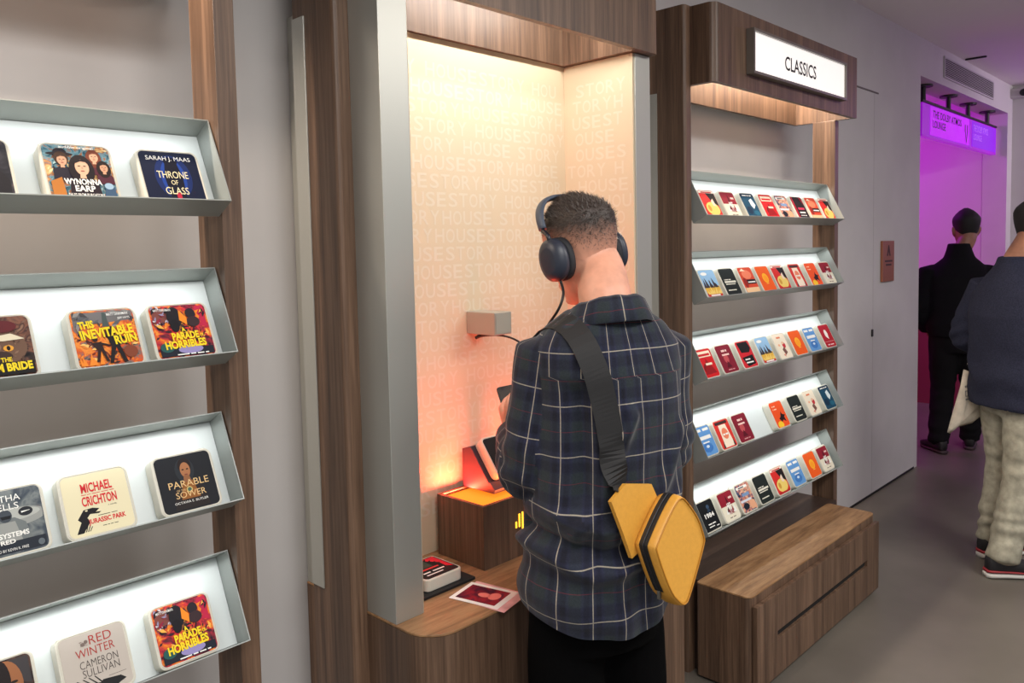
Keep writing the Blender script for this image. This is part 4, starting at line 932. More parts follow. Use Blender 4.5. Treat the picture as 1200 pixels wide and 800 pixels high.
def shoe_parts(fr, ankle_r, ankle_f, yaw, L=0.285, w=0.05):
    """returns upper, sole, band volumes; fr is the person's frame"""
    q = math.radians(yaw)
    d = (fr.F * math.cos(q) + fr.R * math.sin(q)).normalized(); s = d.cross(Vector((0, 0, 1)))
    o = fr(ankle_r, ankle_f, 0)
    def R_(t, hw, z0, z1):
        c = o + d * t; c.z = (z0 + z1) / 2
        return (c, s * hw, Vector((0, 0, (z1 - z0) / 2)), Vector((0, 0, (z1 - z0) / 2)), 0.75)
    up = loft_data([R_(-0.078, 0.020, 0.02, 0.085), R_(-0.07, 0.033, 0.018, 0.105), R_(-0.03, 0.039, 0.018, 0.118), R_(0.03, 0.042, 0.018, 0.108), R_(0.09, 0.047, 0.018, 0.082), R_(0.14, 0.049, 0.018, 0.066), R_(0.18, 0.042, 0.018, 0.055), R_(0.202, 0.02, 0.02, 0.044)], 18)
    so = loft_data([R_(-0.086, 0.022, 0.0005, 0.026), R_(-0.07, 0.038, 0.0005, 0.028), R_(0.0, 0.041, 0.001, 0.027), R_(0.1, 0.051, 0.0005, 0.025), R_(0.165, 0.049, 0.0005, 0.025), R_(0.212, 0.022, 0.004, 0.027)], 18)
    bd = loft_data([R_(-0.084, 0.023, 0.0265, 0.038), R_(-0.07, 0.0385, 0.0285, 0.044), R_(0.0, 0.042, 0.0275, 0.042), R_(0.1, 0.0505, 0.0255, 0.036), R_(0.16, 0.048, 0.0255, 0.034), R_(0.206, 0.022, 0.0275, 0.034)], 18)
    return up, so, bd
def raw(name, data, m, parent, smooth=True):
    b = new_bm()
    for (V, F) in data: bm_add(b, V, F, 0, smooth)
    return obj(name, b, m, parent)

def plaid_mat():
    m = bpy.data.materials.new('plaid_flannel'); m.use_nodes = True
    nt = m.node_tree; bs = nt.nodes['Principled BSDF']; bs.inputs['Roughness'].default_value = 0.9
    bs.inputs['Specular IOR Level'].default_value = 0.15
    bs.inputs['Sheen Weight'].default_value = 0.15
    N = nt.nodes.new; L = nt.links.new
    uv = N('ShaderNodeUVMap'); uv.uv_map = 'UVMap'
    sp = N('ShaderNodeSeparateXYZ'); L(uv.outputs[0], sp.inputs[0])
    def math_(op, a, b_=None, c=None):
        n = N('ShaderNodeMath'); n.operation = op
        for i, v in enumerate((a, b_, c)):
            if v is None: continue
            if hasattr(v, 'node'): L(v, n.inputs[i])
            else: n.inputs[i].default_value = v
        return n.outputs[0]
    def mixc(fac, a, b_):
        n = N('ShaderNodeMix'); n.data_type = 'RGBA'
        L(fac, n.inputs[0])
        for i, v in ((6, a), (7, b_)):
            if hasattr(v, 'node'): L(v, n.inputs[i])
            else: n.inputs[i].default_value = rgb(v)
        return n.outputs[2]
    def band(axis, per, off, half, soft):
        t = math_('FRACT', math_('ADD', math_('DIVIDE', axis, per), off))
        dd = math_('ABSOLUTE', math_('SUBTRACT', t, 0.5))
        k = math_('DIVIDE', math_('SUBTRACT', half / per, dd), soft / per)
        n = N('ShaderNodeClamp'); L(k, n.inputs[0]); return n.outputs[0]
    U, V = sp.outputs[0], sp.outputs[1]
    PU, PV = 0.078, 0.116
    base = (40, 43, 64)
    g = math_('MULTIPLY', math_('ADD', band(U, PU, 0.0, 0.016, 0.006), band(V, PV, 0.0, 0.026, 0.006)), 0.42)
    c = mixc(g, base, (40, 48, 49))
    k1 = math_('MULTIPLY', math_('ADD', band(U, PU, 0.32, 0.009, 0.005), band(V, PV, 0.30, 0.014, 0.006)), 0.40)
    c = mixc(k1, c, (20, 21, 28))
    k2 = math_('MULTIPLY', math_('ADD', band(U, PU, 0.68, 0.009, 0.005), band(V, PV, 0.70, 0.014, 0.006)), 0.40)
    c = mixc(k2, c, (20, 21, 28))
    r = math_('MULTIPLY', math_('MAXIMUM', band(U, PU * 2, 0.0, 0.0009, 0.0005), band(V, PV, 0.0, 0.0010, 0.0006)), 0.5)
    c = mixc(r, c, (110, 40, 50))
    w = math_('MULTIPLY', math_('MAXIMUM', band(U, PU, 0.5, 0.0015, 0.0008), band(V, PV, 0.5, 0.0015, 0.0008)), 0.75)
    c = mixc(w, c, (170, 162, 147))
    # twill
    nz = N('ShaderNodeTexNoise'); nz.inputs['Scale'].default_value = 260; nz.inputs['Detail'].default_value = 2
    tc = N('ShaderNodeTexCoord'); L(tc.outputs['Object'], nz.inputs['Vector'])
    hsv = N('ShaderNodeHueSaturation'); L(c, hsv.inputs['Color']); L(math_('ADD', math_('MULTIPLY', nz.outputs['Fac'], 0.7), 0.65), hsv.inputs['Value'])
    L(hsv.outputs[0], bs.inputs['Base Color'])
    bp = N('ShaderNodeBump'); bp.inputs['Strength'].default_value = 0.15; bp.inputs['Distance'].default_value = 0.002
    L(nz.outputs['Fac'], bp.inputs['Height']); L(bp.outputs['Normal'], bs.inputs['Normal'])
    return m

# ============ the listener in the plaid shirt
def listener():
    G = Frame((1.499, 1.147, 0), (0.946, -0.325, 0), (0.325, 0.946, 0))
    root = tag(empty('person', loc=G.o), 'person in dark plaid shirt and headphones standing at the booth', 'person')
    loc = lambda me: (me.transform(Matrix.Translation(-G.o)), me)[1]
    skin = skin_mat('skin_fair', (218, 158, 132))
    # joints
    sL, eL, wL = G(-0.128, 0.035, 1.400), G(-0.168, 0.062, 1.105), G(-0.116, 0.255, 1.138)
    sR, eR, wR = G(0.165, 0.0, 1.400), G(0.190, 0.03, 1.10), G(0.08, 0.245, 1.130)
    h = head_frame(G(0.022, 0.055, 1.503), G.R, G.F, -14, 19, -5)
    P = []
    P.append(loft_data([ring(G, 0.80, 0.14, 0.10, 0.11, -0.035), ring(G, 0.92, 0.15, 0.105, 0.115, -0.025), ring(G, 1.05, 0.14, 0.10, 0.09, -0.01), ring(G, 1.2, 0.145, 0.105, 0.10), ring(G, 1.32, 0.155, 0.10, 0.11), ring(G, 1.38, 0.14, 0.075, 0.09), ring(G, 1.43, 0.09, 0.055, 0.07), ring(G, 1.48, 0.06, 0.05, 0.06)], 28))
    P.append(tube_data([G(0, -0.030, 1.42), G(-0.002, -0.012, 1.50), h(0, -0.030, 0.055), h(0, -0.012, 0.10)], [0.070, 0.0625, 0.060, 0.060], 20, 4))
    P += head_parts(h)
    for s, e, w in ((sL, eL, wL), (sR, eR, wR)):
        P.append(tube_data([s + Vector((0, 0, -0.025)), s.lerp(e, 0.5), e, e.lerp(w, 0.5), w], [0.046, 0.045, 0.040, 0.037, 0.028], 14, 4))
    hdL = (G.R * 0.22 + G.F * 0.80 + Vector((0, 0, 0.30))).normalized()
    P += hand_parts(wL + hdL * 0.012, hdL, G.R * 0.8 - G.F * 0.3 + Vector((0, 0, 0.35)), Vector((0, 0, 1)) - G.R * 0.3, 34)
    hdR = (-G.R * 0.45 + G.F * 0.85 + Vector((0, 0, 0.15))).normalized()
    P += hand_parts(wR + hdR * 0.012, hdR, -G.R * 0.6 + Vector((0, 0, 0.5)), Vector((0, 0, 1)) + G.R * 0.2, 30)
    for s in (-1, 1):
        P.append(tube_data([G(s * 0.080 - 0.03, 0, 0.90), G(s * 0.085 - 0.03, 0.0, 0.68), G(s * 0.096 - 0.015, 0.012, 0.48), G(s * 0.103, -0.01, 0.30), G(s * 0.105, -0.015, 0.09)], [0.075, 0.070, 0.056, 0.052, 0.036], 16, 4))
        P.append(tube_data([G(s * 0.105, -0.03, 0.07), G(s * 0.112, 0.06, 0.055), G(s * 0.118, 0.15, 0.035)], [0.035, 0.035, 0.026], 12, 3))
    me = remesh('body', P, 0.0055, [skin], 3)
    body = obj('body', loc(me), None, root)
    hl = Frame(h.o - G.o, h.R, h.F, h.U)
    eyes(hl, body)
    # hair: short, faded towards the nape
    b = new_bm(); ly = b.verts.layers.float.new('shade'); n = 56; rows = []
    def skull(z):
        for i in range(len(HEAD) - 1):
            a, c = HEAD[i], HEAD[i + 1]
            if a[0] <= z <= c[0]:
                t = (z - a[0]) / (c[0] - a[0]); return [a[j] + (c[j] - a[j]) * t for j in (1, 2, 3)]
        return [0.014, 0.014, 0.018]
    rn = random.Random(5)
    nr = 22
    for j in range(nr + 1):
        rw = []
        for k in range(n):
            t = 2 * math.pi * k / n
            ca, sa = math.cos(t), math.sin(t)                   # ca: right, sa: front
            # hairline height: low at the nape, up round the ears, high over the brow
            back = max(0.0, -sa); front = max(0.0, sa)
            z0 = 0.062 + 0.050 * (1 - back) ** 1.2 + 0.075 * front ** 0.7
            if front > 0: z0 = min(z0, 0.188)
            u = j / nr
            z = z0 + (0.2338 - z0) * (1 - (1 - u) ** 1.25)
            w, fr_, bk = skull(z)
            c2 = math.copysign(abs(ca) ** 0.92, ca); s2 = math.copysign(abs(sa) ** 0.92, sa)
            grow = min(1.0, u / 0.6)
            off = 1.0 + (0.006 + 0.095 * grow ** 1.2 * (1 - 0.25 * u)) * (0.75 + 0.25 * (1 - front))
            off *= 1 - 0.20 * max(0, (z - 0.175) / 0.06) ** 1.3
            p = hl(w * c2 * off, (fr_ if sa > 0 else bk) * s2 * off, z + 0.004 * grow + 0.020 * u ** 3)
            p += (p - hl(0, 0, 0.12)).normalized() * (noise.noise(p * 60) * 0.0035 + noise.noise(p * 150) * 0.002) * grow
            rw.append(b.verts.new(p))
        rows.append(rw)
    for j in range(nr):
        for k in range(n):
            f = b.faces.new((rows[j][k], rows[j][(k + 1) % n], rows[j + 1][(k + 1) % n], rows[j + 1][k])); f.smooth = True; f.material_index = 1 if j < 11 else 0
    b.faces.new(rows[nr])
    # short strands standing off the surface
    for j in range(3, nr):
        for k in range(n):
            for _ in range(9 if j > 8 else max(1, j - 2)):
                a = rows[j][k].co.lerp(rows[j][(k + 1) % n].co, rn.random()).lerp(rows[min(j + 1, nr)][k].co.lerp(rows[min(j + 1, nr)][(k + 1) % n].co, rn.random()), rn.random())
                out = (a - hl(0, 0, 0.10)).normalized()
                tip = a + (out * 0.6 + hl.F * 0.8 * max(0, (a - hl.o).dot(hl.U) - 0.08) / 0.15 + hl.U * (0.3 if j > 12 else -0.5) + Vector((rn.uniform(-.5, .5), rn.uniform(-.5, .5), rn.uniform(-.4, .4)))).normalized() * (0.004 + 0.010 * min(1, j / 12))
                sd = out.cross(tip - a).normalized() * 0.0006
                v = [b.verts.new(a - sd), b.verts.new(a + sd), b.verts.new(tip)]
                f = b.faces.new(v); f.material_index = 0 if rn.random() < 0.75 else 2
    HAIR = mat('hair_dark', (58, 48, 43), 0.5, bump=0.8, bscale=200)
    FADE = bpy.data.materials.new('hair_fade'); FADE.use_nodes = True
    nt = FADE.node_tree; bs = nt.nodes['Principled BSDF']; bs.inputs['Roughness'].default_value = 0.55
    at = nt.nodes.new('ShaderNodeAttribute'); at.attribute_name = 'shade'
    mx = nt.nodes.new('ShaderNodeMix'); mx.data_type = 'RGBA'; mx.inputs[6].default_value = rgb((218, 158, 132)); mx.inputs[7].default_value = rgb((56, 46, 41))
    nt.links.new(at.outputs['Fac'], mx.inputs[0]); nt.links.new(mx.outputs[2], bs.inputs['Base Color'])
    for j in range(nr + 1):
        for k in range(n):
            rows[j][k][ly] = min(1.0, max(0.0, (j + rn.uniform(-1, 1)) / 10.0))
    obj('hair', b, [HAIR, FADE, mat('hair_grey', (104, 98, 94), 0.5)], body)
    # trousers
    T = [loft_data([ring(G, 0.70, 0.150, 0.105, 0.120, -0.035), ring(G, 0.80, 0.162, 0.115, 0.130, -0.035), ring(G, 0.92, 0.160, 0.115, 0.125, -0.025), ring(G, 1.02, 0.145, 0.11, 0.105, -0.015)], 28)]
    for s in (-1, 1):
        T.append(tube_data([G(s * 0.080 - 0.035, 0, 0.86), G(s * 0.085 - 0.03, 0.0, 0.68), G(s * 0.096 - 0.015, 0.012, 0.48), G(s * 0.105, -0.008, 0.30), G(s * 0.106, -0.012, 0.075)], [0.085, 0.092, 0.086, 0.078, 0.070], 18, 4))
    me = remesh('trousers', T, 0.009, [mat('trouser_black', (7, 7, 8), 0.95, spec=0.06)], 3)
    wrinkle(me, lambda p, q: 0.004 * noise.noise(Vector((p.x * 14, p.y * 14, p.z * 9))))
    obj('trousers', loc(me), None, body)
    for s in (-1, 1):
        up, so, bd = shoe_parts(G, s * 0.107, -0.01, s * 8)
        V = lambda dta: ([v - G.o for v in dta[0]], dta[1])
        k = raw('shoe', [V(up)], mat('shoe_black', (18, 18, 20), 0.5), body); raw('sole', [V(so)], mat('sole_white', (190, 188, 184), 0.6), k)
    # shirt
    S = [loft_data([ring(G, 0.64, 0.176, 0.135, 0.155, -0.043, 0.0), ring(G, 0.74, 0.180, 0.140, 0.160, -0.043), ring(G, 0.86, 0.182, 0.140, 0.158, -0.03), ring(G, 1.0, 0.178, 0.14, 0.145, -0.02), ring(G, 1.12, 0.178, 0.14, 0.145, -0.008), ring(G, 1.24, 0.182, 0.14, 0.150), ring(G, 1.33, 0.186, 0.130, 0.146), ring(G, 1.395, 0.182, 0.105, 0.128), ring(G, 1.44, 0.145, 0.085, 0.108), ring(G, 1.475, 0.085, 0.07, 0.092)], 36)]
    arms = ((sL, eL, wL, (0.074, 0.074, 0.072, 0.066, 0.058, 0.046)), (sR, eR, wR, (0.074, 0.072, 0.068, 0.062, 0.056, 0.046)))
    for s, e, w, rr in arms:
        S.append(tube_data([s + Vector((0, 0, -0.015)), s.lerp(e, 0.45), e + Vector((0, 0, 0.0)), e.lerp(w, 0.45), w], [rr[0], rr[1], rr[2], rr[3], rr[5]], 22, 5))
    me = remesh('shirt', S, 0.0065, [plaid_mat()], 5, 0.5)
    def seg(p):
        """which panel of the shirt: 0 torso, 1/2 upper arms, 3/4 forearms"""
        r, f, z = G.inv(p)
        if z < 1.0: return 0
        best = 0; bd = 1e9
        for i, (s, e, w, rr) in enumerate(arms):
            for q, (a, c) in enumerate(((s, e), (e, w))):
                ab = c - a; t = max(0.0 if q else 0.12, min(1, (p - a).dot(ab) / ab.dot(ab)))
                dd = (p - a - ab * t).length / rr[1]
                if dd < bd: bd = dd; best = 1 + i + 2 * q
        tors = math.hypot((r + 0.03 * max(0, (1.2 - z) / 0.4)) / 0.18, (f / 0.14 if f > 0 else f / 0.155)) if z < 1.36 else math.hypot(r / 0.175, f / 0.13)
        if abs(r + 0.02 * max(0, (1.2 - z) / 0.4)) < 0.145: return 0 if tors < 1.25 or z > 1.3 else best
        return best if bd < tors * 1.02 or tors > 1.15 else 0
    FOLDS = [([(-0.03, 1.25), (-0.08, 1.13), (-0.15, 0.99)], 0.016, 0.017), ([(-0.06, 1.19), (-0.12, 1.05)], -0.012, 0.014), ([(-0.17, 1.03), (-0.10, 1.0), (-0.02, 1.02)], 0.012, 0.016),
             ([(-0.20, 0.95), (-0.12, 0.90), (-0.02, 0.92)], 0.016, 0.018), ([(-0.2, 0.985), (-0.1, 0.95), (0.0, 0.965)], -0.012, 0.014), ([(-0.14, 1.30), (-0.13, 1.08)], -0.016, 0.022), ([(0.13, 1.2), (0.05, 1.05), (0.02, 0.9)], 0.010, 0.02), ([(0.16, 1.12), (0.09, 0.98)], 0.010, 0.018)]
    def fold(p, nrm):
        r, f, z = G.inv(p)
        sg = seg(p)
        d = 0.0035 * noise.noise(Vector((p.x * 9, p.y * 9, p.z * 9)))
        if sg == 0:
            low = max(0.0, min(1.0, (1.30 - z) / 0.3))
            d += low * 0.0045 * math.sin(r * 62 + 2.2 * noise.noise(Vector((r * 3, z * 2.2, 1))) * 2)
            # blousing folds sweeping down to the left hip
            g = z + 0.55 * r
            d += 0.011 * max(0, math.sin(g * 27 + 3 * noise.noise(Vector((r * 4, z * 3, 7))))) * max(0, min(1, (1.06 - z) / 0.12)) * max(0, min(1, (0.10 - r) / 0.2))
            for (pts_, amp, wd) in FOLDS:
                dm = 9
                for (ra, za), (rb, zb_) in zip(pts_, pts_[1:]):
                    dx, dz = rb - ra, zb_ - za; tt = max(0, min(1, ((r - ra) * dx + (z - za) * dz) / (dx * dx + dz * dz)))
                    dm = min(dm, math.hypot(r - ra - dx * tt, z - za - dz * tt))
                if f < 0.06: d += 1.5 * amp * math.exp(-(dm / wd) ** 2)
            if f < 0 and z > 1.27: d += 0.002 * (1 if z > 1.335 else 0)
        else:
            i = (sg - 1) % 2; s, e, w, rr = arms[i]
            de = (p - e).length
            ax = (e - s).normalized() if sg < 3 else (w - e).normalized()
            t = (p - e).dot(ax)
            d += 0.007 * math.sin(t * 95 + 4 * noise.noise(p * 7)) * max(0, 1 - de / 0.16)
            d += 0.004 * noise.noise(Vector((p.x * 22, p.y * 22, p.z * 10)))
        return d
    wrinkle(me, fold)
    def hem_z(r, f):
        a = abs(r + 0.06) / 0.17
        return 0.762 + 0.04 * min(1, a) ** 2.5 + 0.02 * max(0, f) / 0.14
    def hem(p):
        r, f, z = G.inv(p)
        a = abs(r + 0.05) / 0.18
        zz = hem_z(r, f)
        return z < zz and abs(r) < 0.30 and f < 0.22
    bm = bmesh.new(); bm.from_mesh(me)
    bmesh.ops.delete(bm, geom=[f for f in bm.faces if hem(f.calc_center_median()) or (f.calc_center_median() - wL).length < 0.036 or (f.calc_center_median() - wR).length < 0.036], context='FACES')
    bmesh.ops.delete(bm, geom=[v for v in bm.verts if not v.link_faces], context='VERTS')
    for v in bm.verts:
        if v.is_boundary and v.co.z < 0.95:
            r, f_, z = G.inv(v.co)
            if abs(z - hem_z(r, f_)) < 0.02: v.co.z = hem_z(r, f_)
    uvl = bm.loops.layers.uv.new('UVMap')
    for f in bm.faces:
        f.smooth = True
        c = f.calc_center_median(); sg = seg(c)
        for l in f.loops:
            p = l.vert.co
            if sg == 0:
                r, ff, z = G.inv(p)
                rc, fc, zc = G.inv(c)
                a = math.atan2(r, -(ff - 0.0))
                ac = math.atan2(rc, -fc)
                while a - ac > math.pi: a -= 2 * math.pi
                while a - ac < -math.pi: a += 2 * math.pi
                u = a * 0.15 + 0.35 * r + 0.012 * noise.noise(Vector((r * 5, z * 3, 3)))
                if z > 1.335: u += 0.022
                v = z + 0.02 * abs(r) + 0.006 * noise.noise(Vector((r * 6, z * 5, 9)))
            else:
                i = (sg - 1) % 2; s, e, w, rr = arms[i]
                a0, a1 = (s, e) if sg < 3 else (e, w)
                ax = (a1 - a0).normalized(); q = p - a0
                v = q.dot(ax) + (0.0 if sg < 3 else (e - s).length) + 0.02
                x = (-G.F - ax * (-G.F).dot(ax)).normalized(); y = ax.cross(x)
                qr = q - ax * q.dot(ax); qc = (c - a0) - ax * (c - a0).dot(ax)
                a = math.atan2(qr.dot(y), qr.dot(x)); ac = math.atan2(qc.dot(y), qc.dot(x))
                while a - ac > math.pi: a -= 2 * math.pi
                while a - ac < -math.pi: a += 2 * math.pi
                u = a * 0.078 + 0.02
            l[uvl].uv = (u, v)
    bm.to_mesh(me); bm.free()
    bvh = BVHTree.FromPolygons([v.co.copy() for v in me.vertices], [tuple(p.vertices) for p in me.polygons])
    shirt_me = me
    shirt = obj('shirt', loc(me), None, body)
    # collar: stand and fold, open at the front
    b = new_bm(); m_ = 44; prev = None
    uvl = b.loops.layers.uv.new('UVMap')
    rows = []
    for k in range(m_ + 1):
        t = math.radians(-152 + 304 * k / m_)                  # 0 is the back
        sa, ca = math.sin(t), math.cos(t)
        rw = []
        dz = -0.042 * (1 - ca) / 2
        for (rad, z) in ((0.071, 1.468), (0.069, 1.508), (0.073, 1.5135), (0.081, 1.507), (0.093, 1.480), (0.102, 1.458), (0.099, 1.455)):
            p = G(rad * 1.06 * sa - 0.002, -0.022 - rad * 1.08 * ca, z + dz + (0.004 * noise.noise(Vector((k * 0.3, z * 20, 0)))))
            rw.append((b.verts.new(p - G.o), t * 0.085, z * 1.0))
        rows.append(rw)
    for k in range(m_):
        for j in range(6):
            q = (rows[k][j], rows[k + 1][j], rows[k + 1][j + 1], rows[k][j + 1])
            f = b.faces.new([x[0] for x in q]); f.smooth = True
            for l, x in zip(f.loops, q): l[uvl].uv = (x[1] + 0.02, x[2] - 0.03)
    obj('collar', b, shirt_me.materials[0], shirt)
    return root, G, h, bvh, wL, hdL, (sL, sR)
listener_root, LG, LH, LBVH, LWRIST, LHD, LSH = listener()

# headphones on the listener
def headphones():
    h = LH
    base = h(0, 0, 0.10)
    t = tag(empty('headphones', loc=base), 'matte dark navy over ear headphones worn by the person in plaid', 'headphones')
    PL = mat('headphone_navy', (40, 46, 60), 0.42); PAD = mat('headphone_pad', (24, 26, 32), 0.7); GR = mat('headphone_dark', (28, 32, 42), 0.35)
    for s in (-1, 1):
        c = h(s * 0.100, 0.000, 0.102)
        tilt = Matrix.Rotation(math.radians(8), 3, h.R)
        A = tilt @ h.U; B = tilt @ h.F; Rr = h.R * s
        def dsk(r0, sx, sy, ex=0.9): return (c + Rr * r0 - base, A * sy, B * sx, B * sx, ex)
        b = new_bm(); V, F = loft_data([dsk(-0.004, 0.039, 0.047), dsk(0.004, 0.043, 0.0515), dsk(0.014, 0.042, 0.0505), dsk(0.024, 0.033, 0.042), dsk(0.0285, 0.023, 0.031), dsk(0.029, 0.021, 0.029), dsk(0.029, 0.004, 0.006)], 36)
        bm_add(b, V, F, 0, True); k = obj('ear_cup', b, PL, t)
        b = new_bm(); V, F = loft_data([dsk(-0.026, 0.036, 0.044), dsk(-0.020, 0.043, 0.052), dsk(-0.008, 0.043, 0.052), dsk(-0.0042, 0.039, 0.048)], 36); bm_add(b, V, F, 0, True)
        obj('cushion', b, PAD, k)
        b = new_bm()
        add_tube(b, [q - base for q in (c + Rr * 0.010 + A * 0.040, c + Rr * 0.012 + A * 0.058 - B * 0.002, h(s * 0.102, 0.012, 0.180))], [0.0065, 0.0055, 0.0055], 10, 4)
        obj('slider_arm', b, GR, t)
    # band
    b = new_bm(); n = 40; sect = 12; rows = []
    for i in range(n + 1):
        a = math.radians(8 + 164 * i / n)
        x = -0.100 * math.copysign(abs(math.cos(a)) ** 0.75, math.cos(a)); z = 0.166 + 0.098 * math.sin(a) ** 0.9
        cpt = Vector((x, 0.010 + 0.014 * math.sin(a), z)); nr_ = Vector((x * 0.8, 0, z - 0.15)).normalized()
        thick = 0.0065; wid = 0.012 + 0.004 * math.sin(a)
        rw = []
        for k in range(sect):
            u = 2 * math.pi * k / sect
            q = cpt + nr_ * (thick * math.sin(u)) + Vector((0, 1, 0)) * (wid * math.cos(u))
            rw.append(b.verts.new(h(q.x, q.y, q.z) - base))
        rows.append(rw)
    for i in range(n):
        for k in range(sect):
            f = b.faces.new((rows[i][k], rows[i][(k + 1) % sect], rows[i + 1][(k + 1) % sect], rows[i + 1][k])); f.smooth = True
    b.faces.new(rows[0]); b.faces.new(rows[n])
    obj('headband', b, mat('headband_slate', (74, 84, 100), 0.45), t)
    # tether from the left cup over the shoulder towards the wall box
    c = h(-0.108, 0.0, 0.050)
    pts = [c, c + Vector((0.004, -0.004, -0.03)), LG(-0.098, 0.040, 1.475), LG(-0.105, 0.095, 1.42), LG(-0.115, 0.165, 1.32)]
    b = new_bm(); add_tube(b, pts, 0.0032, 8, 6)
    o = obj('headphone_cable', b, BLACK); tag(o, 'black cable hanging from the left headphone cup onto the plaid shoulder', 'cable')
    b = new_bm()
    p0 = Vector((1.652, 1.722, 1.366)); 
    pts = [Vector((1.625, 1.716, 1.358)), Vector((1.630, 1.690, 1.3665)), Vector((1.650, 1.640, 1.3675)), Vector((1.672, 1.60, 1.355)), Vector((1.690, 1.56, 1.325)), Vector((1.700, 1.52, 1.28)), Vector((1.685, 1.47, 1.22)), Vector((1.62, 1.44, 1.19)), Vector((1.53, 1.44, 1.19))]
    add_tube(b, pts, [0.0052, 0.005, 0.0032, 0.003, 0.003, 0.003, 0.003, 0.003, 0.003], 8, 6)
    o = obj('wall_cable', b, BLACK); tag(o, 'thin black cable curving from under the grey wall box behind the shoulder', 'cable')
headphones()

# hand-held player
def player():
    d = LHD; w = LWRIST
    c = w + d * 0.115 + LG.R * 0.026 + Vector((0, 0, 0.030))
    z = (LG.F * -0.35 + Vector((0, 0, 0.8)) - LG.R * 0.25).normalized(); x = d.cross(z).normalized(); y = z.cross(x)
    m = Matrix((x, y, z)).transposed().to_4x4(); m.translation = c
    t = tag(empty('handheld_player', m), 'small black handheld player in the left hand of the plaid shirted person', 'phone')
    b = new_bm(); add_prism(b, rrect(-0.033, -0.062, 0.033, 0.062, 0.009), 'z', -0.004, 0.004, 0.001); obj('case', b, BLACK, t)
    b = new_bm(); add_prism(b, rrect(-0.030, -0.057, 0.030, 0.057, 0.007), 'z', 0.0042, 0.0046); obj('screen', b, mat('screen_dark', (30, 32, 40), 0.12), t)
player()
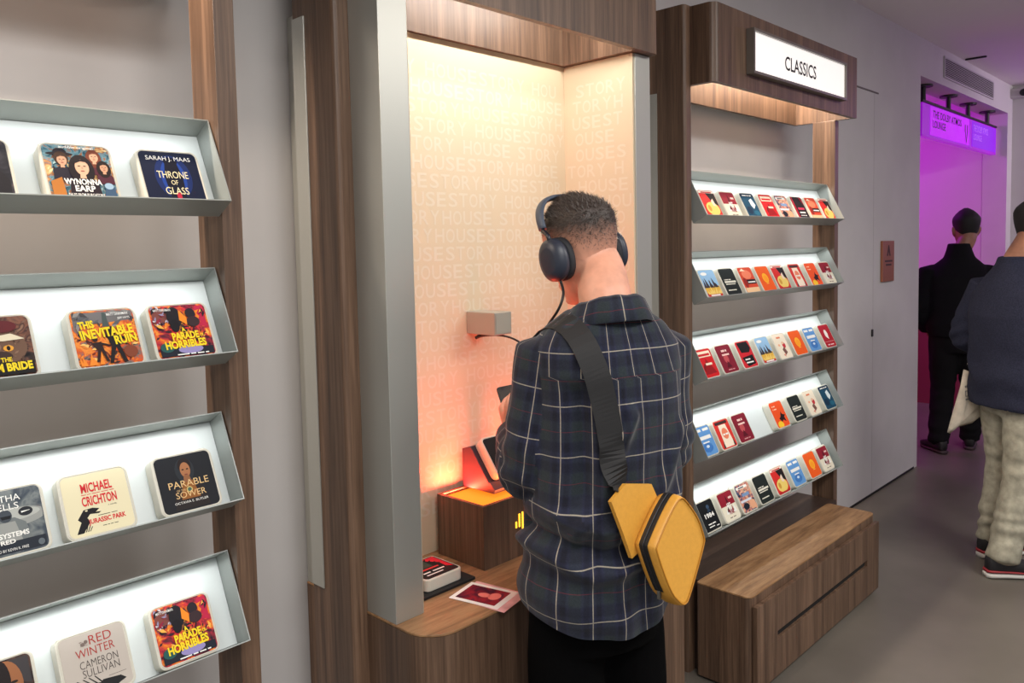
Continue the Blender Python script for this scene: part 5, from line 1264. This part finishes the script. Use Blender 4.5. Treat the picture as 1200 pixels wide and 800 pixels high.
# ------------------------------------------------------------------ yellow sling bag
def sling_bag():
    G = LG
    LEA = mat('leather_mustard', (206, 150, 60), 0.42, vary=0.02, vscale=120, bump=0.12, bscale=500)
    ZIP = mat('zip_black', (20, 20, 22), 0.6, bump=0.3, bscale=700)
    STR = mat('strap_black', (28, 28, 30), 0.75, bump=0.15, bscale=600)
    # local axes of the bag: N out of the face, A along its long diagonal (up), B across
    r = r0; u = -r1; fw = r2                                    # directions fixed in the room: right, up, away along the photo's line of sight
    N = (Vector((0.80, -0.28, 0.16)) * 1.0); N = (r * 0.52 - fw * 0.84 + u * 0.10).normalized()
    A = (u - N * u.dot(N)).normalized(); B = A.cross(N).normalized()   # B points right in the photo
    A2 = A
    c0 = Vector(BAG_C)
    base = c0
    def P(b_, a_, n_): return B * (b_ * 1.10) + A2 * (a_ * 0.88) + N * n_
    t = tag(empty('sling_bag', loc=base), 'mustard yellow leather sling bag worn by the person in plaid', 'bag')
    face = [(0.018, 0.123), (0.052, 0.072), (0.066, 0.018), (0.066, 0.004), (0.012, -0.125), (0.000, -0.134), (-0.010, -0.128), (-0.034, -0.096), (-0.064, 0.010), (-0.062, 0.022), (-0.024, 0.086), (0.002, 0.120), (0.010, 0.124)]
    def smooth_poly(p, it=2):
        for _ in range(it):
            q = []
            for i in range(len(p)):
                a, c = p[i], p[(i + 1) % len(p)]
                q += [(a[0] * 0.75 + c[0] * 0.25, a[1] * 0.75 + c[1] * 0.25), (a[0] * 0.25 + c[0] * 0.75, a[1] * 0.25 + c[1] * 0.75)]
            p = q
        return p
    face = smooth_poly(face, 2); n = len(face)
    def scaled(k, dx=0, dy=0): return [(x * k + dx, y * k + dy) for x, y in face]
    secs = [(scaled(0.90), 0.0), (scaled(0.97), 0.0025), (scaled(1.0), -0.004), (scaled(1.02), -0.022), (scaled(1.02), -0.050), (scaled(0.98), -0.064), (scaled(0.90), -0.070)]
    b = new_bm(); rows = []
    for poly, d in secs: rows.append([b.verts.new(P(x, y, d)) for x, y in poly])
    for i in range(len(rows) - 1):
        for k in range(n):
            f = b.faces.new((rows[i][k], rows[i][(k + 1) % n], rows[i + 1][(k + 1) % n], rows[i + 1][k])); f.smooth = True
    f = b.faces.new(rows[0]); b.faces.new(rows[-1][::-1])
    body = obj('body', b, LEA, t)
    b = new_bm()                                                # piped seam round the front
    ringp = [P(x * 0.965, y * 0.965, 0.0032) for x, y in face]
    V, F = tube_data(ringp + [ringp[0]], [0.0016] * (n + 1), 6, 1); bm_add(b, V, F, 0, True)
    obj('piping', b, mat('leather_seam', (176, 118, 28), 0.5), body)
    # zip band along the upper left gusset
    idx = [i for i, (x, y) in enumerate(face) if x < 0.012 and y > -0.105]
    idx.sort(key=lambda i: -face[i][1])
    b = new_bm(); prev = None
    for i in idx:
        x, y = face[i]; k = 1.034
        cur = [b.verts.new(P(x * k, y * k, d)) for d in (-0.020, -0.047)]
        if prev: f = b.faces.new((prev[0], cur[0], cur[1], prev[1])); f.smooth = True
        prev = cur
    obj('zip', b, ZIP, body)
    b = new_bm()
    pts = [P(face[i][0] * 1.045, face[i][1] * 1.045, -0.0335) for i in idx]
    add_tube(b, pts, [0.0024] * len(pts), 6, 1); obj('zip_teeth', b, mat('zip_teeth', (40, 40, 44), 0.4, metal=0.5), body)
    b = new_bm(); q = pts[-1]; add_box(b, tuple(q + Vector((-0.004, -0.004, -0.016))), tuple(q + Vector((0.004, 0.004, 0.003))), 0.0015); obj('zip_pull', b, mat('pull_steel', (120, 118, 112), 0.3, metal=0.9), body)
    # back flap reaching to the strap
    fl = smooth_poly([(-0.112, 0.122), (-0.073, 0.159), (-0.008, 0.149), (0.01, 0.10), (-0.04, 0.0), (-0.07, -0.02), (-0.088, 0.044)], 0)
    b = new_bm(); m_ = len(fl)
    a_ = [b.verts.new(P(x, y, -0.066)) for x, y in fl]; c_ = [b.verts.new(P(x, y, -0.078)) for x, y in fl]
    b.faces.new(a_); b.faces.new(c_[::-1])
    for k in range(m_): b.faces.new((a_[k], a_[(k + 1) % m_], c_[(k + 1) % m_], c_[k]))
    obj('back_flap', b, LEA, t)
    # strap: lies on the shirt from the bag, over the left shoulder and round the chest
    path = []
    start = c0 + P(-0.080, 0.135, -0.074)
    rs, fs, zs = G.inv(start)
    nS = 34; top = (-0.118, 1.47)
    for i in range(nS + 1):
        k = i / nS
        rr = rs + (top[0] - rs) * k + 0.010 * math.sin(math.pi * k); zz = zs + (1.40 - zs) * k
        hit = LBVH.ray_cast(G(rr, -0.6, zz), G.F, 1.0)
        if hit[0] is None: continue
        path.append((hit[0] + hit[1] * 0.006, hit[1]))
    path[0] = (start, path[0][1])
    # over the shoulder
    for k in range(1, 9):
        ang = math.radians(-70 + 160 * k / 8)
        o = G(-0.120, -0.005, 1.34); d = (G.F * math.sin(ang) + Vector((0, 0, 1)) * math.cos(ang))
        hit = LBVH.ray_cast(o + d * 0.5, -d, 0.6)
        if hit[0] is not None: path.append((hit[0] + hit[1] * 0.006, hit[1]))
    for k in range(0, 18):
        q = k / 17; rr = -0.112 + 0.262 * q; zz = 1.36 - 0.42 * q
        hit = LBVH.ray_cast(G(rr, 0.7, zz), -G.F, 1.0)
        if hit[0] is not None: path.append((hit[0] + hit[1] * 0.006, hit[1]))
    # smooth
    for _ in range(3):
        path = [path[0]] + [((path[i - 1][0] + path[i][0] * 2 + path[i + 1][0]) / 4, (path[i - 1][1] + path[i][1] * 2 + path[i + 1][1]).normalized()) for i in range(1, len(path) - 1)] + [path[-1]]
    path = [path[0]] + [(p + q * 0.003, q) for p, q in path[1:]]
    b = new_bm(); prev = None
    for i, (p, q) in enumerate(path):
        d = (path[min(i + 1, len(path) - 1)][0] - path[max(i - 1, 0)][0]).normalized()
        s = d.cross(q).normalized(); q2 = s.cross(d)
        w = 0.0285
        cur = [b.verts.new(p + s * (w * e_) + q2 * h_ - base) for e_, h_ in ((-1, 0.001), (1, 0.001), (1, -0.002), (-1, -0.002))]
        if prev:
            for k in range(4): b.faces.new((prev[k], prev[(k + 1) % 4], cur[(k + 1) % 4], cur[k]))
        else: b.faces.new(cur)
        prev = cur
    b.faces.new(prev[::-1])
    obj('strap', b, STR, t)
BAG_C = (1.432, 0.901, 0.977)
sling_bag()

# ------------------------------------------------------------------ the two visitors by the lounge
def visitor(o, R, F, label, coat, pants, hair, skin, shoe, legs, arms, head, k=1.0, coat_hem=0.80, coat_w=1.0, beard=None, hs=1.0, neck=0.0, sole=(190, 188, 184), band=None, cap=False):
    G = Frame((o[0], o[1], 0), R, F)
    root = tag(empty('person', loc=G.o), label, 'person')
    loc = lambda me: (me.transform(Matrix.Translation(-G.o)), me)[1]
    g = lambda r, f, z: G(r * k, f * k, z * k)
    class GK: pass
    fr = Frame(G.o, G.R * k, G.F * k); fr.R = G.R; fr.F = G.F
    def rg(z, w, f, b_, r0_=0, f0_=0, ex=0.85): return (g(r0_, f0_, z), G.R * w * k, G.F * f * k, G.F * b_ * k, ex)
    h = head_frame(g(*head[0]), G.R, G.F, *head[1])
    h.R *= hs; h.F *= hs; h.U *= hs
    hips = {}
    P = [loft_data([rg(0.80, 0.14, 0.10, 0.11), rg(0.92, 0.16, 0.105, 0.12), rg(1.05, 0.15, 0.11, 0.09), rg(1.2, 0.155, 0.12, 0.10), rg(1.30, 0.155, 0.11, 0.11), rg(1.37, 0.135, 0.075, 0.09), rg(1.42, 0.09, 0.055, 0.07), rg(1.48, 0.06, 0.05, 0.06)], 24),
         tube_data([g(0, -0.03, 1.42), g(0, -0.015, 1.50), h(0, -0.030, 0.05), h(0, -0.012, 0.10)], [0.070, 0.062, 0.060, 0.060], 18, 4)]
    P += head_parts(h)
    for (s, e, w, hd, pn, sd, curl) in arms:
        s, e, w = g(*s), g(*e), g(*w)
        s = s + Vector((0, 0, -0.05)) + (G.o - s).dot(G.R) * 0.12 * G.R
        P.append(tube_data([s, s.lerp(e, .5), e, e.lerp(w, .5), w], [0.042, 0.046, 0.040, 0.037, 0.028], 14, 4))
        dv = lambda v: (G.R * v[0] + G.F * v[1] + Vector((0, 0, v[2])))
        P += hand_parts(w + dv(hd).normalized() * 0.012, dv(hd), dv(pn), dv(sd), curl)
    for (hp, kn, an, yw) in legs:
        hp, kn, an = g(*hp), g(*kn), g(*an)
        P.append(tube_data([hp, hp.lerp(kn, .55), kn, kn.lerp(an, .4), an], [0.092, 0.076, 0.056, 0.052, 0.036], 14, 4))
        q = math.radians(yw); d = G.F * math.cos(q) + G.R * math.sin(q)
        a0 = Vector((an.x, an.y, 0.06)); P.append(tube_data([a0 - d * 0.02, a0 + d * 0.06 - Vector((0, 0, .01)), a0 + d * 0.14 - Vector((0, 0, .024))], [0.034, 0.033, 0.025], 12, 3))
    body = obj('body', loc(remesh('body', P, 0.0065, [skin], 3)), None, root)
    hl = Frame(h.o - G.o, h.R, h.F, h.U); hl.R *= hs; hl.F *= hs; hl.U *= hs; eyes(hl, body)
    # hair
    b = new_bm(); n = 44; rows = []; nr = 14
    def skull(z):
        for i in range(len(HEAD) - 1):
            a, c = HEAD[i], HEAD[i + 1]
            if a[0] <= z <= c[0]:
                t = (z - a[0]) / (c[0] - a[0]); return [a[j] + (c[j] - a[j]) * t for j in (1, 2, 3)]
        return [0.014, 0.014, 0.018]
    for j in range(nr + 1):
        rw = []
        for q in range(n):
            t = 2 * math.pi * q / n; ca, sa = math.cos(t), math.sin(t)
            bk_, fr_ = max(0, -sa), max(0, sa)
            z0 = min(0.188, 0.070 + 0.055 * (1 - bk_) ** 1.2 + 0.075 * fr_ ** 0.7)
            u = j / nr; z = z0 + (0.2338 - z0) * (1 - (1 - u) ** 1.25)
            w, ff, bb = skull(z); grow = min(1, u / 0.5)
            off = 1.012 + (0.10 if cap else 0.07) * grow
            off *= 1 - 0.20 * max(0, (z - 0.175) / 0.06) ** 1.3
            p = hl(w * math.copysign(abs(ca) ** .92, ca) * off, (ff if sa > 0 else bb) * math.copysign(abs(sa) ** .92, sa) * off, z + 0.003 * grow + 0.020 * u ** 3)
            p += (p - hl(0, 0, .12)).normalized() * noise.noise(p * 90) * 0.002 * grow
            rw.append(b.verts.new(p))
        rows.append(rw)
    for j in range(nr):
        for q in range(n):
            f = b.faces.new((rows[j][q], rows[j][(q + 1) % n], rows[j + 1][(q + 1) % n], rows[j + 1][q])); f.smooth = True
    b.faces.new(rows[nr]); obj('hair', b, hair, body)
    if beard:
        rowsb = []; b = new_bm(); n = 40
        for zi, (z, off) in enumerate(((0.074, 1.004), (0.062, 1.035), (0.045, 1.06), (0.022, 1.07), (0.006, 1.10), (-0.006, 1.12))):
            rw = []
            for q in range(n + 1):
                t = math.radians(-8 + 196 * q / n); ca, sa = math.cos(t), math.sin(t)
                side = 1 - max(0, sa)
                zz = z + 0.030 * side * (1 if zi < 2 else 0.6)
                w, ff, bb = skull(max(-0.003, zz))
                if zi < 3 and sa > 0.93: zz -= 0.012
                p = hl(w * ca * off, (ff * (sa ** 0.92 if sa > 0 else 0) if sa > 0 else bb * sa) * off, zz)
                rw.append(b.verts.new(p))
            rowsb.append(rw)
        for j in range(5):
            for q in range(n):
                f = b.faces.new((rowsb[j][q], rowsb[j][q + 1], rowsb[j + 1][q + 1], rowsb[j + 1][q])); f.smooth = True
        obj('beard', b, beard, body)
    # trousers
    T = [loft_data([rg(0.76, 0.165, 0.11, 0.125), rg(0.85, 0.18, 0.12, 0.14), rg(0.93, 0.175, 0.115, 0.135), rg(1.02, 0.155, 0.11, 0.10)], 26)]
    for (hp, kn, an, yw) in legs:
        hp, kn, an = g(*hp), g(*kn), g(*an)
        T.append(tube_data([hp, hp.lerp(kn, .55), kn, kn.lerp(an, .45), an + Vector((0, 0, 0.0))], [x * pants[1] for x in (0.112, 0.104, 0.086, 0.080, 0.074)], 18, 4))
    me = remesh('trousers', T, 0.009, [pants[0]], 3)
    def pw(p, q):
        d = 0.005 * noise.noise(Vector((p.x * 10, p.y * 10, p.z * 16)))
        return d + pants[2] * math.sin(p.z * 70 + 5 * noise.noise(p * 6)) * max(0, 1 - abs(p.z - 0.20) / 0.2) + pants[2] * 0.8 * math.sin(p.z * 60 + 6 * noise.noise(p * 7)) * max(0, 1 - abs(p.z - 0.52) / 0.15)
    wrinkle(me, pw); obj('trousers', loc(me), None, body)
    for (hp, kn, an, yw) in legs:
        a = g(*an); r_, f_, z_ = G.inv(a)
        up, so, bd = shoe_parts(G, r_, f_ + 0.005, yw)
        V = lambda dta: ([v - G.o for v in dta[0]], dta[1])
        s = raw('shoe', [V(up)], shoe, body); raw('sole', [V(so)], mat('sole_%d' % sole[0], sole, 0.6), s)
        if band: raw('band', [V(bd)], band, s)
    # coat
    cw = coat_w
    S = [loft_data([rg(coat_hem, 0.195 * cw, 0.145 * cw, 0.155 * cw), rg(0.92, 0.205 * cw, 0.15 * cw, 0.158 * cw), rg(1.08, 0.205 * cw, 0.155 * cw, 0.15 * cw), rg(1.24, 0.21 * cw, 0.155 * cw, 0.155 * cw), rg(1.34, 0.210 * cw, 0.138, 0.15), rg(1.385, 0.198, 0.115, 0.135), rg(1.42, 0.176, 0.10, 0.12), rg(1.45, 0.140, 0.090, 0.108), rg(1.48, 0.106, 0.086, 0.10), rg(1.52 + neck * 0.6, 0.088, 0.085, 0.095), rg(1.565 + neck, 0.078, 0.082, 0.090)], 32)]
    for (s, e, w, hd, pn, sd, curl) in arms:
        s, e, w = g(*s), g(*e), g(*w)
        S.append(tube_data([s + Vector((0, 0, -.018)), s.lerp(e, .45), e, e.lerp(w, .45), w], [0.080 * cw, 0.078 * cw, 0.074 * cw, 0.066 * cw, 0.050], 20, 5))
    me = remesh('coat', S, 0.008, [coat], 7)
    wl = [g(*a[2]) for a in arms]
    elb = [g(*a[1]) for a in arms]
    def cwk(p, q):
        d = 0.005 * noise.noise(p * 9)
        for e in elb:
            x = (p - e).length; d += 0.009 * math.sin((p.z + 0.6 * p.x) * 80 + 5 * noise.noise(p * 6)) * max(0, 1 - x / 0.18)
        return d + 0.006 * math.sin(p.z * 34 + 5 * noise.noise(p * 5)) * max(0, 1 - abs(p.z - 0.95) / 0.18)
    wrinkle(me, cwk)
    bm = bmesh.new(); bm.from_mesh(me)
    bmesh.ops.delete(bm, geom=[f for f in bm.faces if f.calc_center_median().z < (coat_hem + 0.012) * k and abs(f.normal.z) > 0.7 or any((f.calc_center_median() - w).length < 0.036 for w in wl)], context='FACES')
    bm.to_mesh(me); bm.free()
    obj('coat', loc(me), None, body)
    return root, G, g

BLKCOAT = mat('coat_black', (20, 19, 23), 0.95, spec=0.15)
NAVY = mat('fleece_navy', (44, 46, 62), 0.95, vary=0.14, vscale=160, bump=0.5, bscale=300, spec=0.15)
def jeans_mat():
    return mat('jeans_bleached', (162, 157, 140), 0.85, vary=0.12, vscale=26, bump=0.3, bscale=300, spec=0.2)
# the person in black walking into the lounge
FA = Vector((0.93, 0.36, 0)).normalized(); RA = Vector((FA.y, -FA.x, 0))
visitor((6.72, 1.76), RA, FA, 'person dressed all in black seen from behind in the purple lit opening', BLKCOAT, (mat('trousers_dark', (17, 16, 19), 0.9, spec=0.2), 1.0, 0.004), mat('hair_black', (20, 17, 19), 0.7, bump=0.5, bscale=240), skin_mat('skin_tan', (150, 104, 84)), mat('shoe_dark', (28, 22, 26), 0.5),
        [((-0.09, 0, 0.90), (-0.10, 0.0, 0.48), (-0.135, -0.10, 0.075), -25), ((0.09, 0, 0.90), (0.11, 0.06, 0.48), (0.10, 0.10, 0.075), 8)],
        [((-0.19, 0, 1.40), (-0.265, -0.01, 1.10), (-0.20, 0.13, 0.92), (0.3, 0.6, -0.7), (1, 0, 0), (0, 1, 0.3), 30), ((0.19, 0, 1.40), (0.265, -0.01, 1.10), (0.20, 0.13, 0.92), (-0.3, 0.6, -0.7), (-1, 0, 0), (0, 1, 0.3), 30)],
        ((0.05, 0.03, 1.560), (-8, 6, 0)), 1.0, 0.88, 1.06, cap=True, hs=1.14, neck=0.02, sole=(60, 44, 50))
# the person in the navy fleece at the right edge
FB = Vector((0.78, -0.62, 0)).normalized(); RB = Vector((FB.y, -FB.x, 0))
rootB, GB, gB = visitor((4.505, 0.918), RB, FB, 'bearded person in navy fleece and bleached jeans at the right edge', NAVY, (jeans_mat(), 0.98, 0.006), mat('hair_visitor', (34, 29, 29), 0.75, bump=0.5, bscale=240), skin_mat('skin_warm', (176, 122, 96)), mat('shoe_suede', (26, 24, 27), 0.7),
        [((-0.085, 0, 0.90), (-0.11, 0.03, 0.50), (-0.12, -0.02, 0.085), -6), ((0.09, 0, 0.90), (0.11, -0.05, 0.50), (0.12, -0.16, 0.085), 10)],
        [((-0.20, 0, 1.40), (-0.285, -0.05, 1.11), (-0.17, 0.21, 1.16), (0.5, 0.8, 0.2), (0.6, 0, 0.5), (0, 0, 1), 45), ((0.20, 0, 1.40), (0.28, 0.0, 1.10), (0.16, 0.23, 1.14), (-0.5, 0.8, 0.2), (-0.6, 0, 0.5), (0, 0, 1), 45)],
        ((0.03, 0.05, 1.545), (-4, 8, 0)), 1.0, 0.80, 1.14, hs=1.06, neck=-0.035, beard=mat('beard_dark', (40, 32, 32), 0.8, bump=0.5, bscale=300), sole=(200, 196, 190), band=mat('shoe_red', (150, 36, 44), 0.5))
# white cloth tote hanging behind the navy fleece
def tote():
    base = Vector((4.525, 1.135, 0.79))
    t = tag(empty('tote_bag', loc=base), 'white canvas tote hanging behind the person in navy fleece', 'bag')
    X = r0.copy(); X.z = 0; X.normalize()
    prof = [(x_ * 1.0, z_ * 0.82) for x_, z_ in [(-0.02, 0.20), (0.035, 0.175), (0.10, 0.12), (0.108, 0.0), (0.10, -0.06), (0.02, -0.135), (-0.055, -0.165), (-0.085, -0.205), (-0.102, -0.195), (-0.085, -0.13), (-0.07, -0.02), (-0.045, 0.10)]]
    Y = Vector((-X.y, X.x, 0))
    b = new_bm(); n = len(prof)
    def W(x, z, d): return X * x + Vector((0, 0, z)) + Y * (d + 0.012 * math.sin(x * 38 + z * 12))
    cen = (0.02, 0.0)
    rows = []
    for s_, d in ((0.55, -0.018), (0.85, -0.014), (1.0, 0.0), (0.85, 0.014), (0.55, 0.018)):
        rows.append([b.verts.new(W(cen[0] + (x - cen[0]) * s_, cen[1] + (z - cen[1]) * s_, d)) for x, z in prof])
    for i in range(4):
        for k in range(n):
            f = b.faces.new((rows[i][k], rows[i][(k + 1) % n], rows[i + 1][(k + 1) % n], rows[i + 1][k])); f.smooth = True
    b.faces.new(rows[0]); b.faces.new(rows[4][::-1])
    body = obj('pouch', b, mat('canvas_white', (206, 196, 180), 0.9, vary=0.06, vscale=20, bump=0.2, bscale=400), t)
    b = new_bm(); fn = lambda x, z: W(x, z, -0.0205)
    for (x0, z0, x1, z1) in ((-0.03, 0.075, 0.0, 0.085), (0.006, 0.085, 0.05, 0.10), (-0.03, 0.03, -0.012, 0.06), (-0.006, 0.03, 0.008, 0.066), (0.014, 0.036, 0.03, 0.075), (0.036, 0.05, 0.056, 0.07), (-0.03, 0.012, 0.04, 0.02)):
        for (p, q, r_, s_) in ((x0, z0, x1, z0 + 0.004), (x0, z1 - 0.004, x1, z1), (x0, z0, x0 + 0.004, z1), (x1 - 0.004, z0, x1, z1)):
            bm_add(b, [fn(p, q), fn(r_, q), fn(r_, s_), fn(p, s_)], [(0, 1, 2, 3)])
    obj('print', b, mat('tote_ink', (120, 118, 120), 0.8), body)
    b = new_bm(); add_tube(b, [X * 0.0 + Vector((0, 0, 0.19)), X * 0.05 + Vector((0, 0, 0.36)) - Y * 0.02, X * 0.10 + Vector((0, 0, 0.60)) - Y * 0.02], 0.008, 8, 4)
    obj('handle', b, mat('canvas_white', (206, 196, 180), 0.9), t)
tote()
for o in list(bpy.data.meshes):
    if o.users == 0: bpy.data.meshes.remove(o)
